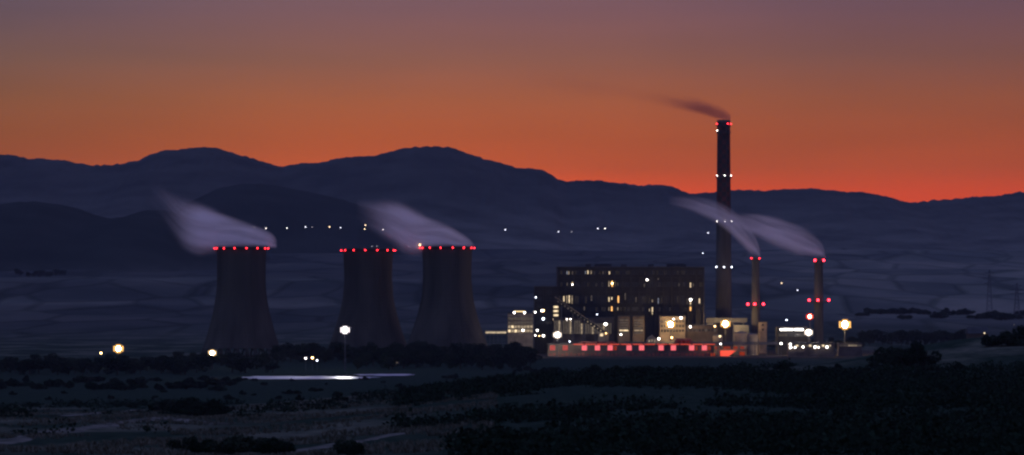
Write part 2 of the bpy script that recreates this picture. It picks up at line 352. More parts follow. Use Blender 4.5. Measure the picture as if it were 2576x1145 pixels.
def blob(u0, u1, v0, v1, n=28, seed=1):
    out = []
    for i in range(n):
        a = 2 * math.pi * i / n; r = 1 + 0.13 * math.sin(3 * a + seed) + 0.10 * math.sin(7 * a + seed * 2) + 0.07 * math.sin(13 * a + seed * 3)
        u = (u0 + u1) / 2 + (u1 - u0) / 2 * math.cos(a) * r; v = (v0 + v1) / 2 + (v1 - v0) / 2 * math.sin(a) * min(r, 1.1)
        Y = YP(v); out.append((PX(u, Y), Y))
    return out
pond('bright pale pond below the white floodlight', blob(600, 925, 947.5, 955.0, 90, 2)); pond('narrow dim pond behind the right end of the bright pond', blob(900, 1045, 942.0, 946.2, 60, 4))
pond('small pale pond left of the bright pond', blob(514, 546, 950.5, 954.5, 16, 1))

dirt = mat('dry_track', (0.17, 0.15, 0.125), (0.05, 0.052, 0.042), 0.25, 0.95, (1, 0.5, 1))
def track(label, uv, width):
    pts = [Vector(ground_hit(u, v, 250, 2500)) for u, v in uv]; fine = []
    for a, b in zip(pts, pts[1:]):
        k = max(2, int((b - a).length / 2.5)); fine += [a.lerp(b, i / k) for i in range(k)]
    fine.append(pts[-1]); mb = MB(); vs_ = []; fs_ = []; cols = 5
    for i, p in enumerate(fine):
        d = (fine[min(i + 1, len(fine) - 1)] - fine[max(i - 1, 0)]); d.z = 0; d.normalize(); s = Vector((-d.y, d.x, 0))
        for c in range(cols):
            w = width * (0.85 + 0.35 * math.sin(i * 0.21) * math.sin(i * 0.083)); q = p + s * w * (c / (cols - 1) - 0.5)
            vs_.append((q.x, q.y, float(ground_z(q.x, q.y)) + (0.16 if 0 < c < cols - 1 else -0.1)))
    for i in range(len(fine) - 1):
        for c in range(cols - 1):
            k = i * cols + c; fs_.append((k, k + 1, k + cols + 1, k + cols))
    o = mb.add(vs_, fs_).build('dirt_track', dirt, smooth=True); tag(o, label, None, None, 'structure')
track('wide dry dirt track climbing from the lower left', [(-80, 1122), (60, 1103), (160, 1085), (260, 1072), (350, 1058), (420, 1051), (470, 1058), (560, 1068)], 9.0)
track('thin pale track above the wide dirt track', [(140, 1047), (240, 1040), (330, 1033), (420, 1025)], 5.0)
track('short pale track at the bottom edge left of centre', [(690, 1139), (800, 1128), (870, 1116), (940, 1104), (1005, 1092)], 5.0)

# ------------------------------------------------------------------ cooling towers
red_e = emit('red_beacon', (1.0, 0.022, 0.035), 14.0, sample=True)
white_e = emit('white_lamp', (1.0, 0.93, 0.86), 14.0)
cool_e = emit('cool_lamp', (0.80, 0.85, 1.0), 12.0)
amber_e = emit('amber_lamp', (1.0, 0.62, 0.24), 14.0)
beacon_me = MB().lathe([(0.01, 0), (0.25, 0.02), (0.4, 0.3), (0.45, 0.6), (0.3, 0.85), (0.01, 0.95)], 10).mesh('warning_light'); beacon_me.materials.append(red_e)
post_me = MB().lathe([(0.12, 0), (0.12, 1.0)], 6, cap1=True).mesh('beacon_post'); post_me.materials.append(steel)
col_me = MB().bar((-2.6, 0, 0), (0, -1.2, 8.2), 0.9).bar((2.6, 0, 0), (0, -1.2, 8.2), 0.9).mesh('leg'); col_me.materials.append(concrete)
rib_n = 72
def cooling_tower(uc, vtop, Y, rtop, rthroat, rbase, label, phase):
    H = PZ(vtop, Y); t = thing('cooling_tower', label, 'cooling tower', (PX(uc, Y), Y, 0), 'hyperbolic cooling towers of the power station')
    zt = H * 0.72; z0 = 8.0; prof = []
    b = (zt - z0) / math.sqrt((rbase / rthroat) ** 2 - 1); b2 = (H - zt) / math.sqrt(max((rtop / rthroat) ** 2 - 1, 1e-4))
    zs = [z0 + (H - z0) * i / 56 for i in range(57)]
    for z in zs:
        r = rthroat * math.sqrt(1 + ((z - zt) / (b if z < zt else b2)) ** 2); prof.append((r, z))
    mb = MB(); n = 144; vs_ = []; fs_ = []
    for j, (r, z) in enumerate(prof):                      # shell with fine raised ribs and lift joints
        for i in range(n):
            a = 2 * math.pi * i / n; rr = r + (0.10 if i % 2 else -0.05) + (0.07 if j % 2 else 0)
            vs_.append((rr * math.cos(a), rr * math.sin(a), z))
    for j in range(len(prof) - 1):
        for i in range(n):
            k = (i + 1) % n; fs_.append((j * n + i, j * n + k, (j + 1) * n + k, (j + 1) * n + i))
    mb.add(vs_, fs_); mb.lathe([(prof[-1][0] - 0.9, H), (prof[-1][0] - 1.4, H * 0.8), (prof[20][0] - 1.6, zs[20])], 72)
    mb.build('shell', concrete, t)
    rim = MB().lathe([(rtop - 1.0, H), (rtop - 1.0, H + 0.9), (rtop + 1.5, H + 0.9), (rtop + 1.5, H - 0.2), (rtop + 0.12, H - 0.9)], 72).build('rim', concrete, t)
    rail = MB().tubering(rtop + 1.4, 0.07, H + 2.0, 72, 4).tubering(rtop + 1.4, 0.07, H + 1.4, 72, 4)
    for i in range(48):
        a = 2 * math.pi * i / 48; x, y = (rtop + 1.4) * math.cos(a), (rtop + 1.4) * math.sin(a); rail.bar((x, y, H + 0.9), (x, y, H + 2.05), 0.1)
    rail.build('railing', steel, rim)
    for i in range(14):
        a = 2 * math.pi * i / 14 + phase; x, y = (rtop + 1.75) * math.cos(a), (rtop + 1.75) * math.sin(a)
        p = link('beacon_post', post_me, t, (x, y, H - 1.6)); link('warning_light', beacon_me, p, (0, 0, 0.8))
    for i in range(28):
        a = 2 * math.pi * i / 28; o = link('leg', col_me, t, (rbase * 1.035 * math.cos(a), rbase * 1.035 * math.sin(a), 0), a + math.pi / 2 + math.pi)
    MB().lathe([(rbase + 4, 0), (rbase + 4, 1.2), (rbase + 3, 1.2)], 48, cap1=False).build('basin', concrete, t)
    lad = MB()
    for k in range(0, 56, 1):
        r, z = prof[k]; r2, z2 = prof[k + 1]; a = math.radians(-62)
        lad.bar((r * math.cos(a) * 1.012, r * math.sin(a) * 1.012, z), (r2 * math.cos(a) * 1.012, r2 * math.sin(a) * 1.012, z2), 0.22)
    lad.build('ladder', concrete, t)
    return t
cooling_tower(607, 624, 2840, 20.2, 19.9, 31.5, 'leftmost cooling tower, dark, trailing steam to the left', 0.05)
cooling_tower(926, 629, 2900, 21.0, 20.0, 33.0, 'middle cooling tower with no steam rising from it', 0.16)
cooling_tower(1125, 623, 2860, 20.7, 19.9, 34.0, 'cooling tower nearest the boiler house, steam streaming off its rim', 0.0)
_t3 = [o for o in bpy.data.objects if o.name.startswith('cooling_tower') and o.get('label', '').startswith('cooling tower nearest')][0]
rl_ = MB().bar((0, 0, 0), (0, 0, 1.6), 0.2).build('rim_lamp', steel, _t3, (-22.6, -4.5, PZ(623, 2860)))
_gl = MB().lathe([(0.01, -0.6), (0.45, -0.4), (0.6, 0), (0.45, 0.4), (0.01, 0.6)], 10).mesh('bulb'); _gl.materials.append(emit('rim_amber', (1.0, 0.60, 0.30), 14.0, sample=True)); link('bulb', _gl, rl_, (0, 0, 2.2))

# ------------------------------------------------------------------ chimneys
def chimney_paint():
    m = bpy.data.materials.new('chimney_checker'); m.use_nodes = True
    n, l = m.node_tree.nodes, m.node_tree.links; b = n['Principled BSDF']; b.inputs['Roughness'].default_value = 0.9; b.inputs['Specular IOR Level'].default_value = 0.15
    t = N(n, 'ShaderNodeTexCoord'); sp = N(n, 'ShaderNodeSeparateXYZ'); l.new(t.outputs['Object'], sp.inputs[0])
    ang = mth(n, l, 'ARCTAN2', sp.outputs[1], sp.outputs[0])
    cb = N(n, 'ShaderNodeCombineXYZ'); l.new(mth(n, l, 'MULTIPLY', ang, 10 / (2 * math.pi)), cb.inputs[0]); l.new(mth(n, l, 'MULTIPLY', sp.outputs[2], 1 / 4.2), cb.inputs[1])
    ck = N(n, 'ShaderNodeTexChecker'); l.new(cb.outputs[0], ck.inputs[0]); ck.inputs['Scale'].default_value = 1.0
    ck.inputs[1].default_value = (0.09, 0.03, 0.03, 1); ck.inputs[2].default_value = (0.035, 0.033, 0.035, 1)
    g = N(n, 'ShaderNodeTexNoise'); l.new(t.outputs['Object'], g.inputs[0]); g.inputs['Scale'].default_value = 0.2
    l.new(mixc(n, l, 0.7, ck.outputs[0], ramp(n, l, g.outputs[0], [(0.3, (0.5, 0.5, 0.5)), (0.7, (1.1, 1.1, 1.1))]), 'MULTIPLY'), b.inputs['Base Color'])
    return m
checker = chimney_paint()
def lampball(r, m): 
    me = MB().lathe([(0.01, -r), (r * 0.7, -r * 0.7), (r, 0), (r * 0.7, r * 0.7), (0.01, r)], 10).mesh('lamp_globe'); me.materials.append(m); return me
globe_r = lampball(0.5, red_e); globe_w = lampball(0.40, white_e); globe_c = lampball(0.5, cool_e); globe_rb = lampball(1.0, emit('red_beacon_strong', (1.0, 0.025, 0.045), 14.0, sample=True))
def platform(t, R, z, w, lamps, me, arm=0.0):
    p = MB().lathe([(R - 0.1, z), (R + w, z), (R + w, z + 0.35), (R - 0.1, z + 0.35)], 28).tubering(R + w - 0.1, 0.06, z + 1.5, 28, 4).tubering(R + w - 0.1, 0.06, z + 0.95, 28, 4)
    for i in range(20):
        a = 2 * math.pi * i / 20; x, y = (R + w - 0.1) * math.cos(a), (R + w - 0.1) * math.sin(a); p.bar((x, y, z + 0.3), (x, y, z + 1.5), 0.09)
        if i % 2: p.bar((x * 0.98, y * 0.98, z), ((R - 0.05) * math.cos(a), (R - 0.05) * math.sin(a), z - 1.6), 0.16)
    po = p.build('platform', steel, t)
    for dx, dy in lamps:
        br = MB().bar((dx * 0.75, dy * 0.75, z + 0.2), (dx, dy, z + 0.2), 0.18).bar((dx, dy, z + 0.2), (dx, dy, z + 1.4), 0.14).build('lamp_bracket', steel, po)
        link('warning_light', me, br, (dx, dy, z + 1.9))
def chimney(label, uc, vtop, Y, rt, rb, m_top, split):
    H = PZ(vtop, Y); t = thing('chimney', label, 'chimney', (PX(uc, Y), Y, 0))
    R = lambda z: rb + (rt - rb) * (z / H)
    zs = [H * i / 24 for i in range(25)]; low = [(R(z), z) for z in zs if z <= split] + [(R(split), split)]
    top = [(R(split) + 0.02, split)] + [(R(z) + 0.02, z) for z in zs if z > split + 0.1]
    MB().lathe(low, 40).build('lower_shaft', chim_conc, t, smooth=True)
    MB().lathe(top + [(rt - 0.5, H), (rt - 0.6, H - 6)], 40).build('upper_shaft', m_top, t, smooth=False)
    MB().lathe([(rt + 0.02, H - 2.2), (rt + 0.35, H - 1.9), (rt + 0.35, H + 0.25), (rt - 0.45, H + 0.25), (rt - 0.45, H - 1)], 40).build('crown', steel, t)
    lad = MB(); a = math.radians(-70)
    for k in range(24):
        z, z2 = zs[k], zs[k + 1]
        for s in (-0.02, 0.02):
            lad.bar(((R(z) + 0.35) * math.cos(a + s * 3), (R(z) + 0.35) * math.sin(a + s * 3), z), ((R(z2) + 0.35) * math.cos(a + s * 3), (R(z2) + 0.35) * math.sin(a + s * 3), z2), 0.12)
    lad.build('ladder', steel, t)
    return t, H, R
YT = 3090
t, H, R = chimney('tall dark chimney at the right end of the boiler house', 1820.5, 303, YT, 5.7, 7.6, checker, 118)
sT = S(YT)
def offs(us, uc, Y, R, out=0.9):      # lamp spots on the ring, from their sideways offsets
    res = []
    for u in us:
        dx = (u - uc) * S(Y); rr = R + out
        dy = -math.sqrt(max(rr * rr - dx * dx, 0.0)) if abs(dx) < rr else 0.0
        res.append((dx, dy))
    return res
z = PZ(312, YT); platform(t, R(z), z - 1.9, 0.9, offs((1803, 1830, 1838.5), 1820.5, YT, R(z)), globe_r)
z = PZ(329, YT); platform(t, R(z), z - 1.9, 0.9, offs((1803.5,), 1820.5, YT, R(z)), globe_w)
z = PZ(442, YT); platform(t, R(z), z - 1.9, 1.1, offs((1803.5, 1822, 1838.5), 1820.5, YT, R(z)), globe_w)
z = PZ(557, YT); platform(t, R(z), z - 1.9, 1.1, offs((1803, 1822, 1840), 1820.5, YT, R(z)), globe_w)
z = PZ(672, YT); platform(t, R(z), z - 1.9, 1.1, offs((1801.5, 1820, 1840), 1820.5, YT, R(z)), globe_c)
YC1, YC2 = 3030, 3040
t, H, R = chimney('slim chimney with red beacons, first to the right of the tall chimney', 1901, 648, YC1, 3.2, 3.9, chim_conc, 40)
z = PZ(650, YC1); platform(t, R(z), z - 1.9, 0.8, offs((1890, 1910), 1901, YC1, R(z)), globe_r)
z = PZ(765, YC1); platform(t, R(z), z - 1.9, 3.4, [((u - 1901) * S(YC1), -2.0 - 4 * (abs(u - 1898) < 3)) for u in (1881, 1897.5, 1920)], globe_rb)
t, H, R = chimney('slim chimney with red beacons, furthest to the right', 2059.5, 650, YC2, 3.7, 4.4, chim_conc, 40)
z = PZ(655, YC2); platform(t, R(z), z - 1.9, 0.9, offs((2049.5, 2071.5), 2059.5, YC2, R(z)), globe_rb)
z = PZ(755, YC2); platform(t, R(z), z - 1.9, 3.6, [((u - 2059.5) * S(YC2), -2.0 - 4.5 * (abs(u - 2056) < 3)) for u in (2035, 2056, 2084.5)], globe_rb)

# ------------------------------------------------------------------ boiler house
win_hot = emit('window_warm', (1.0, 0.76, 0.46), 1.7, 0.5)
win_faint = emit('window_faint', (0.9, 0.72, 0.66), 0.03, 0.7)  # faint glow given to panes that are otherwise unlit
win_mid = emit('window_mid', (1.0, 0.76, 0.50), 0.55, 0.6)
win_dim = emit('window_dim', (0.95, 0.75, 0.6), 0.13, 0.6)
win_cool = emit('window_cool', (0.75, 0.8, 1.0), 0.35, 0.5)
win_or = emit('window_orange', (1.0, 0.48, 0.14), 2.6, 0.4)
def win_me(w, h, m):
    key = (w, h, m.name)
    if key not in WM:
        f = MB(); t_ = 0.14
        f.box(-w / 2 - t_, w / 2 + t_, -0.22, 0.05, h, h + t_).box(-w / 2 - t_, w / 2 + t_, -0.32, 0.05, -t_, 0).box(-w / 2 - t_, -w / 2, -0.22, 0.05, 0, h).box(w / 2, w / 2 + t_, -0.22, 0.05, 0, h)
        fm = f.mesh('window'); fm.materials.append(steel)
        p = MB().box(-w / 2, w / 2, -0.12, 0.0, 0, h).mesh('pane'); p.materials.append(m); WM[key] = (fm, p)
    return WM[key]
WM = {}
def window(parent, x, y, z, w, h, m):
    f, p = win_me(round(w, 2), round(h, 2), m)
    o = link('window', f, parent, (x, y - 0.03, z)); link('pane', p, o, (0, 0, 0)); return o
def walls(t, x0, x1, y0, y1, z1, m, roof=True, name='wall'):
    o = MB().box(x0, x1, y0, y1, 0, z1).build(name, m, t)
    if roof: MB().box(x0 - 0.25, x1 + 0.25, y0 - 0.25, y1 + 0.25, z1 + 0.003, z1 + 0.7).build('parapet', roofm, t)
    return o
wlamp_me = {}
def wall_lamp(t, x, y, z, m, r=0.5):
    k = (m.name, r)
    if k not in wlamp_me:
        a = MB().box(-0.12, 0.12, -0.9, 0, 0.25, 0.45).box(-r * 1.1, r * 1.1, -0.9 - r, -0.9 + r, r * 0.75, r * 0.75 + 0.15).mesh('wall_lamp'); a.materials.append(steel)
        wlamp_me[k] = (a, lampball(r, m))
    o = link('wall_lamp', wlamp_me[k][0], t, (x, y, z)); link('bulb', wlamp_me[k][1], o, (0, -0.9, 0)); return o
white_s = emit('white_flood', (1.0, 0.92, 0.80), 16.0, sample=True); amber_s = emit('amber_flood', (1.0, 0.66, 0.30), 16.0, sample=True)

YB = 3000
bx = lambda u, Y=YB: PX(u, Y); bz = lambda v, Y=YB: PZ(v, Y)
bh = thing('boiler_house', 'huge dark boiler house with scattered lit windows', 'power station', (0, YB, 0))
X0, X1, HB = bx(1402), bx(1772), bz(673)
walls(bh, X0, X1, 0, 70, HB, cladding)
NB = 18
pil = MB().box(-0.65, 0.65, -0.9, -0.003, 0, HB - 2.5).mesh('pilaster'); pil.materials.append(pilaster_m)
bay = (X1 - X0) / NB
for i in range(NB + 1):
    link('pilaster', pil, bh, (min(max(X0 + i * bay, X0 + 0.66), X1 - 0.66), 0, 0))
for v in (680, 700, 736, 768, 792):
    MB().box(X0 + 0.05, X1 - 0.05, -0.45, -0.004, bz(v), bz(v) + 0.9).build('floor_band', pilaster_m, bh)
lit = [(1426.6, 686.5, 8, 'c'), (1431, 686.5, 8, 'm'), (1440, 686.5, 8, 'd'), (1473, 685.5, 7, 'c'), (1479, 685, 9, 'w'), (1487, 685.5, 8, 'm'), (1517, 686, 7, 'd'), (1524, 686, 7, 'd'), (1533, 686.5, 7, 'w'),
       (1427, 715, 7, 'd'), (1440, 714, 8, 'w'), (1532, 714, 14, 'm'), (1540, 714, 14, 'o'), (1547, 714, 15, 'm'), (1554, 715, 8, 'd'),
       (1418.5, 752, 13, 'w'), (1426, 753, 18, 'm'), (1432, 753, 19, 'w'), (1439, 754, 20, 'm'), (1532, 753, 11, 'w'), (1539, 751, 6, 'w'), (1546.6, 754, 15, 'm'), (1555.5, 753, 17, 'o'),
       (1532, 777, 8, 'm'), (1539, 777, 11, 'o'), (1546.6, 777, 11, 'w'), (1554, 777, 7, 'm'),
       (1656, 701.5, 5, 'd'), (1708, 716, 8, 'd'), (1737, 717, 12, 'w'), (1744, 717, 9, 'd'), (1752, 717, 9, 'm'),
       (1641, 757, 6, 'm'), (1648, 757, 12, 'd'), (1656, 757, 14, 'c'), (1729, 759, 15, 'd'), (1737, 761, 15, 'w'), (1752, 764, 26, 'c'), (1759.5, 757, 12, 'w'), (1737, 777, 10, 'o'),
       (1634, 780, 7, 'm'), (1641, 779, 12, 'w'), (1641, 790, 5, 'w'), (1621, 718, 9, 'd'), (1600, 754, 12, 'd'), (1573, 746, 16, 'd'), (1488, 750, 13, 'd'), (1470, 776, 9, 'd'), (1690, 752, 14, 'd')]
mm = {'w': win_hot, 'm': win_mid, 'd': win_dim, 'c': win_cool, 'o': win_or}
sB = S(YB); taken = []
for u, v, h, k in lit:
    window(bh, bx(u), 0, bz(v + h / 2), 0.8 if k != 'o' else 1.0, round(h * sB, 1), mm[k]); taken.append((u, v))
for r_, (v, h) in enumerate(((686, 9), (716, 10), (754, 18), (778, 10))):
    for i in range(NB):
        for q in (-0.27, 0.0, 0.27):
            u = 1402 + (i + 0.5 + q) * (370 / NB)
            if any(abs(u - a) < 6.0 and abs(v - b) < 14 for a, b in taken): continue
            window(bh, bx(u), 0, bz(v + h / 2), 1.3, round(h * sB, 1), win_faint if random.random() < 0.25 else glassd)
wall_lamp(bh, bx(1627.6), -0.9, bz(704), white_e, 0.7); wall_lamp(bh, bx(1737), -0.9, bz(754), white_e, 0.95); wall_lamp(bh, bx(1440), -0.9, bz(716), white_e, 0.5); wall_lamp(bh, bx(1540), -0.9, bz(713), amber_e, 0.8)
vent = boxmesh('roof_vent', 5, 6, 2.2, roofm); pen = boxmesh('penthouse', 14, 12, 2.6, roofm)
for u in (1480, 1503, 1570, 1638, 1720): link('roof_vent', vent, bh, (bx(u), 12, HB + 0.7))
for u in (1520, 1700): link('penthouse', pen, bh, (bx(u), 20, HB + 0.7))
MB().bar((X0 + 0.5, 2, HB + 0.7), (X0 + 0.5, 2, HB + 4.2), 0.25).build('roof_mast', steel, bh)

# bunker block at the left end
bk = thing('bunker_block', 'lower dark block joined to the left end of the boiler house', 'building', (0, 2990, 0))
YK = 2990; kx = lambda u: PX(u, YK); kz = lambda v: PZ(v, YK)
walls(bk, kx(1344), kx(1402.5) + 0.9, 0, 60, kz(722), cladding)
for i in range(9):
    x = kx(1344) + 0.5 + i * (kx(1402) - kx(1344) - 0.6) / 8; MB().box(x - 0.4, x + 0.4, -0.5, -0.003, 0, kz(722) - 1.5).build('pilaster', pilaster_m, bk)
for v in (772.5, 782.5, 793, 803.5): window(bk, kx(1398.5), -0.5, kz(v + 2.5), 4.1 if v < 800 else 5.2, 1.7, win_hot)
for u, v, m_, r_ in ((1348, 748, cool_e, 0.5), (1346.5, 785.5, white_e, 0.6), (1366.6, 781.5, amber_e, 0.9), (1363, 781.5, white_e, 0.8), (1366.6, 802, cool_e, 0.9), (1351.6, 831, white_e, 0.75), (1346.6, 844, white_e, 0.5), (1357, 845, amber_e, 0.4), (1367, 844.5, white_e, 0.9)):
    wall_lamp(bk, kx(u), -0.5, kz(v), m_, r_)
for v in (735, 752, 770, 790, 812):
    for u in (1352, 1360, 1376, 1384): window(bk, kx(u), 0, kz(v + 4), 1.5, 2.4, glassd)

# turbine hall wing under the conveyor: pale glazed wall
YH = 2975
th = thing('turbine_hall_wing', 'glazed turbine hall wing under the sloping conveyor', 'building', (0, YH, 0))
hx_ = lambda u: PX(u, YH); hz_ = lambda v: PZ(v, YH)
walls(th, hx_(1392), hx_(1545), 0, 14, hz_(800), brownwall)
for i in range(26):
    u = 1396 + i * 5.6
    window(th, hx_(u), 0, hz_(840), 1.25, 9.0 + (2.5 if i < 12 else 0), win_dim if (i * 7) % 5 < 4 else win_mid)
for u in (1426, 1435): wall_lamp(th, hx_(u), 0, hz_(803), white_e, 0.45)

# sloping conveyor gallery
YG = 2955
cg = thing('conveyor_gallery', 'long sloping conveyor gallery running down in front of the boiler house', 'conveyor', (0, YG, 0))
gx = lambda u: PX(u, YG); gz = lambda v: PZ(v, YG)
a0, a1 = (gx(1396), gz(748)), (gx(1528), gz(838))
MB().prism([(a0[0], a0[1] - 3.4), (a1[0], a1[1] - 3.4), (a1[0], a1[1]), (a0[0], a0[1])], 0, 5).build('gallery_wall', cladding, cg)
MB().prism([(a0[0], a0[1] + 0.003), (a1[0] + 0.3, a1[1] - 0.2), (a1[0] + 0.3, a1[1] + 0.35), (a0[0], a0[1] + 0.75)], -0.4, 5.4).build('gallery_roof', palewall, cg)
dx, dz = a1[0] - a0[0], a1[1] - a0[1]
for i in range(1, 16):
    f_ = i / 16; window(cg, a0[0] + dx * f_, 0, a0[1] + dz * f_ - 2.4, 1.0, 1.1, win_mid if i > 9 else win_dim)
for f_ in (0.12, 0.34, 0.56, 0.78):
    x, zt = a0[0] + dx * f_, a0[1] + dz * f_ - 3.4
    MB().bar((x - 1.5, 0.8, 0), (x, 0.8, zt), 0.5).bar((x + 1.5, 0.8, 0), (x, 0.8, zt), 0.5).bar((x - 1.5, 4.2, 0), (x, 4.2, zt), 0.5).bar((x + 1.5, 4.2, 0), (x, 4.2, zt), 0.5).build('trestle', steel, cg)
ct = MB().box(gx(1505), gx(1531), -3, 7, 0, gz(836)).build('transfer_house', palewall, cg)
window(ct, gx(1513), -3, gz(846), 2.6, 2.4, win_hot)
wall_lamp(ct, gx(1524), -3, gz(838.5), amber_e, 0.5)

# glazed office annex at the left
YA = 2960; ax = lambda u: PX(u, YA); az_ = lambda v: PZ(v, YA)
of = thing('glazed_annex', 'lit glazed annex with rows of windows and a roof light', 'building', (0, YA, 0))
walls(of, ax(1277), ax(1341), 0, 16, az_(789), palewall)
for r_, v in enumerate((802, 812.5, 822.5, 833)):
    for c in range(8):
        u = 1281.5 + c * 7.9
        m_ = win_hot if (r_, c) in ((2, 1), (3, 0), (3, 2)) else (win_mid if (r_ >= 2 and (c * 3 + r_) % 4 < 3) else (win_dim if r_ < 2 else win_mid))
        window(of, ax(u), 0, az_(v + 3.2), 2.1, 2.3, m_)
rl = MB().box(ax(1293), ax(1322), 0.6, 1.4, az_(788) + 1.0, az_(788) + 1.9).build('roof_light', emit('tube_amber', (1.0, 0.72, 0.35), 1.6), of)
for u in (1293.6, 1319.5): link('bulb', lampball(0.85, white_e), rl, (ax(u), 0.2, az_(787)))
for u in (1293, 1307, 1321): MB().bar((ax(u), 1, az_(789)), (ax(u), 1, az_(788) + 1.0), 0.2).build('roof_post', steel, of)
wall_lamp(of, ax(1315.6), 0, az_(831), white_e, 0.85)
cp = thing('lit_canopy', 'long flat lit canopy left of the glazed annex', 'canopy', (0, YA + 4, 0))
MB().box(ax(1220), ax(1274.5), 0, 9, az_(834.5), az_(832)).build('canopy_roof', palewall, cp)
MB().box(ax(1220) + 0.4, ax(1274.5) - 0.4, -0.02, 0.6, az_(838.8), az_(834.7)).build('fascia_light', emit('fascia', (1.0, 0.78, 0.50), 0.75, 0.5), cp)
for i in range(6):
    x = ax(1222) + i * (ax(1272) - ax(1222)) / 5; MB().box(x - 0.3, x + 0.3, 3, 3.6, 0, az_(834.6)).build('post', steel, cp)

# louvred switchgear blocks
YL = 2940; lx = lambda u: PX(u, YL); lz = lambda v: PZ(v, YL)
for lab, u0, u1, hot in (('louvred block with lit slats nearer the conveyor foot', 1555, 1584, True), ('louvred block with lit slats, the one to the right', 1592, 1621, False)):
    lb = thing('louvred_block', lab, 'building', (0, YL, 0), 'pair of louvred blocks')
    walls(lb, lx(u0), lx(u1), 0, 14, lz(797), brownwall)
    for k, v in enumerate((803, 809.5, 816, 822.5, 829, 835.5)):
        MB().box(lx(u0 + 3), lx(u1 - 3), -0.5, -0.004, lz(v), lz(v) + 0.25).build('slat', steel, lb)
        MB().box(lx(u0 + 3.4), lx(u1 - 3.4), -0.16, -0.005, lz(v + 4), lz(v) - 0.3).build('light_strip', (win_hot if (hot and k == 4) else (win_mid if k == 4 else win_dim)), lb)
    if hot: wall_lamp(lb, lx(1562), 0, lz(842), white_e, 0.6)
# control building lit by the mast in front of it
ctl = thing('control_building', 'pale control building washed in amber lamp light', 'building', (0, YL + 10, 0))
cx_ = lambda u: PX(u, YL + 10); cz_ = lambda v: PZ(v, YL + 10)
walls(ctl, cx_(1660), cx_(1724), 0, 22, cz_(797), palewall)
for r_, v in enumerate((808, 820, 832)):
    for c in range(8): window(ctl, cx_(1665 + c * 7.6), 0, cz_(v + 3), 1.5, 1.9, glassd if (c + r_) % 3 else win_dim)
wall_lamp(ctl, cx_(1713), 0, cz_(796) - 1.2, white_e, 0.9); wall_lamp(ctl, cx_(1694.6), 0, cz_(803), white_e, 0.55)
lw = thing('low_workshop', 'long low workshop between the control building and the tall chimney', 'building', (0, YL + 14, 0))
walls(lw, cx_(1725), cx_(1806), 0, 20, cz_(820), brownwall)
for c in range(10): window(lw, cx_(1731 + c * 7.6), 0, cz_(834), 1.6, 2.0, glassd if c % 3 else win_dim)
wall_lamp(lw, cx_(1737), 0, cz_(820) - 0.8, white_e, 0.7); wall_lamp(lw, cx_(1799), 0, cz_(821), amber_e, 0.6)
pb = thing('pale_block', 'small pale square block right of the first slim chimney', 'building', (0, 3000, 0))
walls(pb, PX(1910, 3000), PX(1929, 3000), 0, 9, PZ(811, 3000), palewall)
for v in (820, 832): window(pb, PX(1919, 3000), 0, PZ(v, 3000), 1.6, 1.8, glassd)
# precipitator casings and flue ducts in front of the chimneys
YR = 3005
for lab, u0, u1, v in (('boxy flue gas filter left of the tall chimney foot', 1778, 1797, 815), ('boxy flue gas filter between tall chimney and first slim chimney', 1848, 1884, 818)):
    f_ = thing('flue_filter', lab, 'filter unit', (0, YR, 0), 'flue gas filters'); xa, xb, zt = PX(u0, YR), PX(u1, YR), PZ(v, YR)
    MB().box(xa, xb, 0, 14, zt * 0.42, zt).build('casing', steel, f_)
    nh = max(2, int((xb - xa) / 4)); w = (xb - xa) / nh
    for i in range(nh):
        x = xa + (i + 0.5) * w; MB().add([(x - w / 2, 0, zt * 0.42), (x + w / 2, 0, zt * 0.42), (x + w / 2, 7, zt * 0.42), (x - w / 2, 7, zt * 0.42), (x, 3.5, zt * 0.2)], [(0, 1, 4), (1, 2, 4), (2, 3, 4), (3, 0, 4)]).build('hopper', steel, f_)
    for x in (xa + 0.4, xb - 0.4): MB().box(x - 0.35, x + 0.35, 0.3, 1, 0, zt * 0.42).build('support', steel, f_)
    for i in range(6):
        x = xa + (i + 0.5) * (xb - xa) / 6; MB().box(x - 0.12, x + 0.12, -0.3, -0.003, zt * 0.42, zt).build('stiffener', steel, f_)
duct = thing('flue_duct', 'long horizontal flue duct behind the yard lamps', 'duct', (0, 3025, 0))
MB().box(PX(1776, 3025), PX(1880, 3025), 0, 5, PZ(812, 3025), PZ(800, 3025)).build('duct_casing', steel, duct)
for u in (1785, 1800, 1845, 1870): MB().box(PX(u, 3025) - 0.4, PX(u, 3025) + 0.4, 1, 2, 0, PZ(812, 3025)).build('support', steel, duct)
for lab, u, v, r_ in (('squat storage tank right of the tall chimney lamp', 1863, 838, 6.0), ('storage tank below the first slim chimney', 1892, 842, 5.0), ('storage tank under the tall chimney lamp', 1806, 845, 4.2)):
    Yt = 2935; tk = thing('storage_tank', lab, 'tank', (PX(u, Yt), Yt, 0), 'storage tanks'); zt = PZ(v, Yt)
    MB().lathe([(r_, 0), (r_, zt)], 28).build('tank_shell', palewall, tk, smooth=True)
    MB().lathe([(r_ + 0.15, zt), (r_ + 0.15, zt + 0.2), (0.02, zt + r_ * 0.25)], 28).build('tank_roof', steel, tk)
    MB().tubering(r_ + 0.1, 0.06, zt + 1.2, 28, 4).build('railing', steel, tk)
pr = thing('pipe_bridge', 'pipe bridge crossing the yard in front of the workshops', 'pipe bridge', (0, 2915, 0))
for k, dz_ in enumerate((0, 0.9, 1.8)): MB().bar((PX(1570, 2915), k * 0.7, 9.5 + dz_), (PX(1960, 2915), k * 0.7, 9.5 + dz_), 0.55).build('pipe', steel, pr)
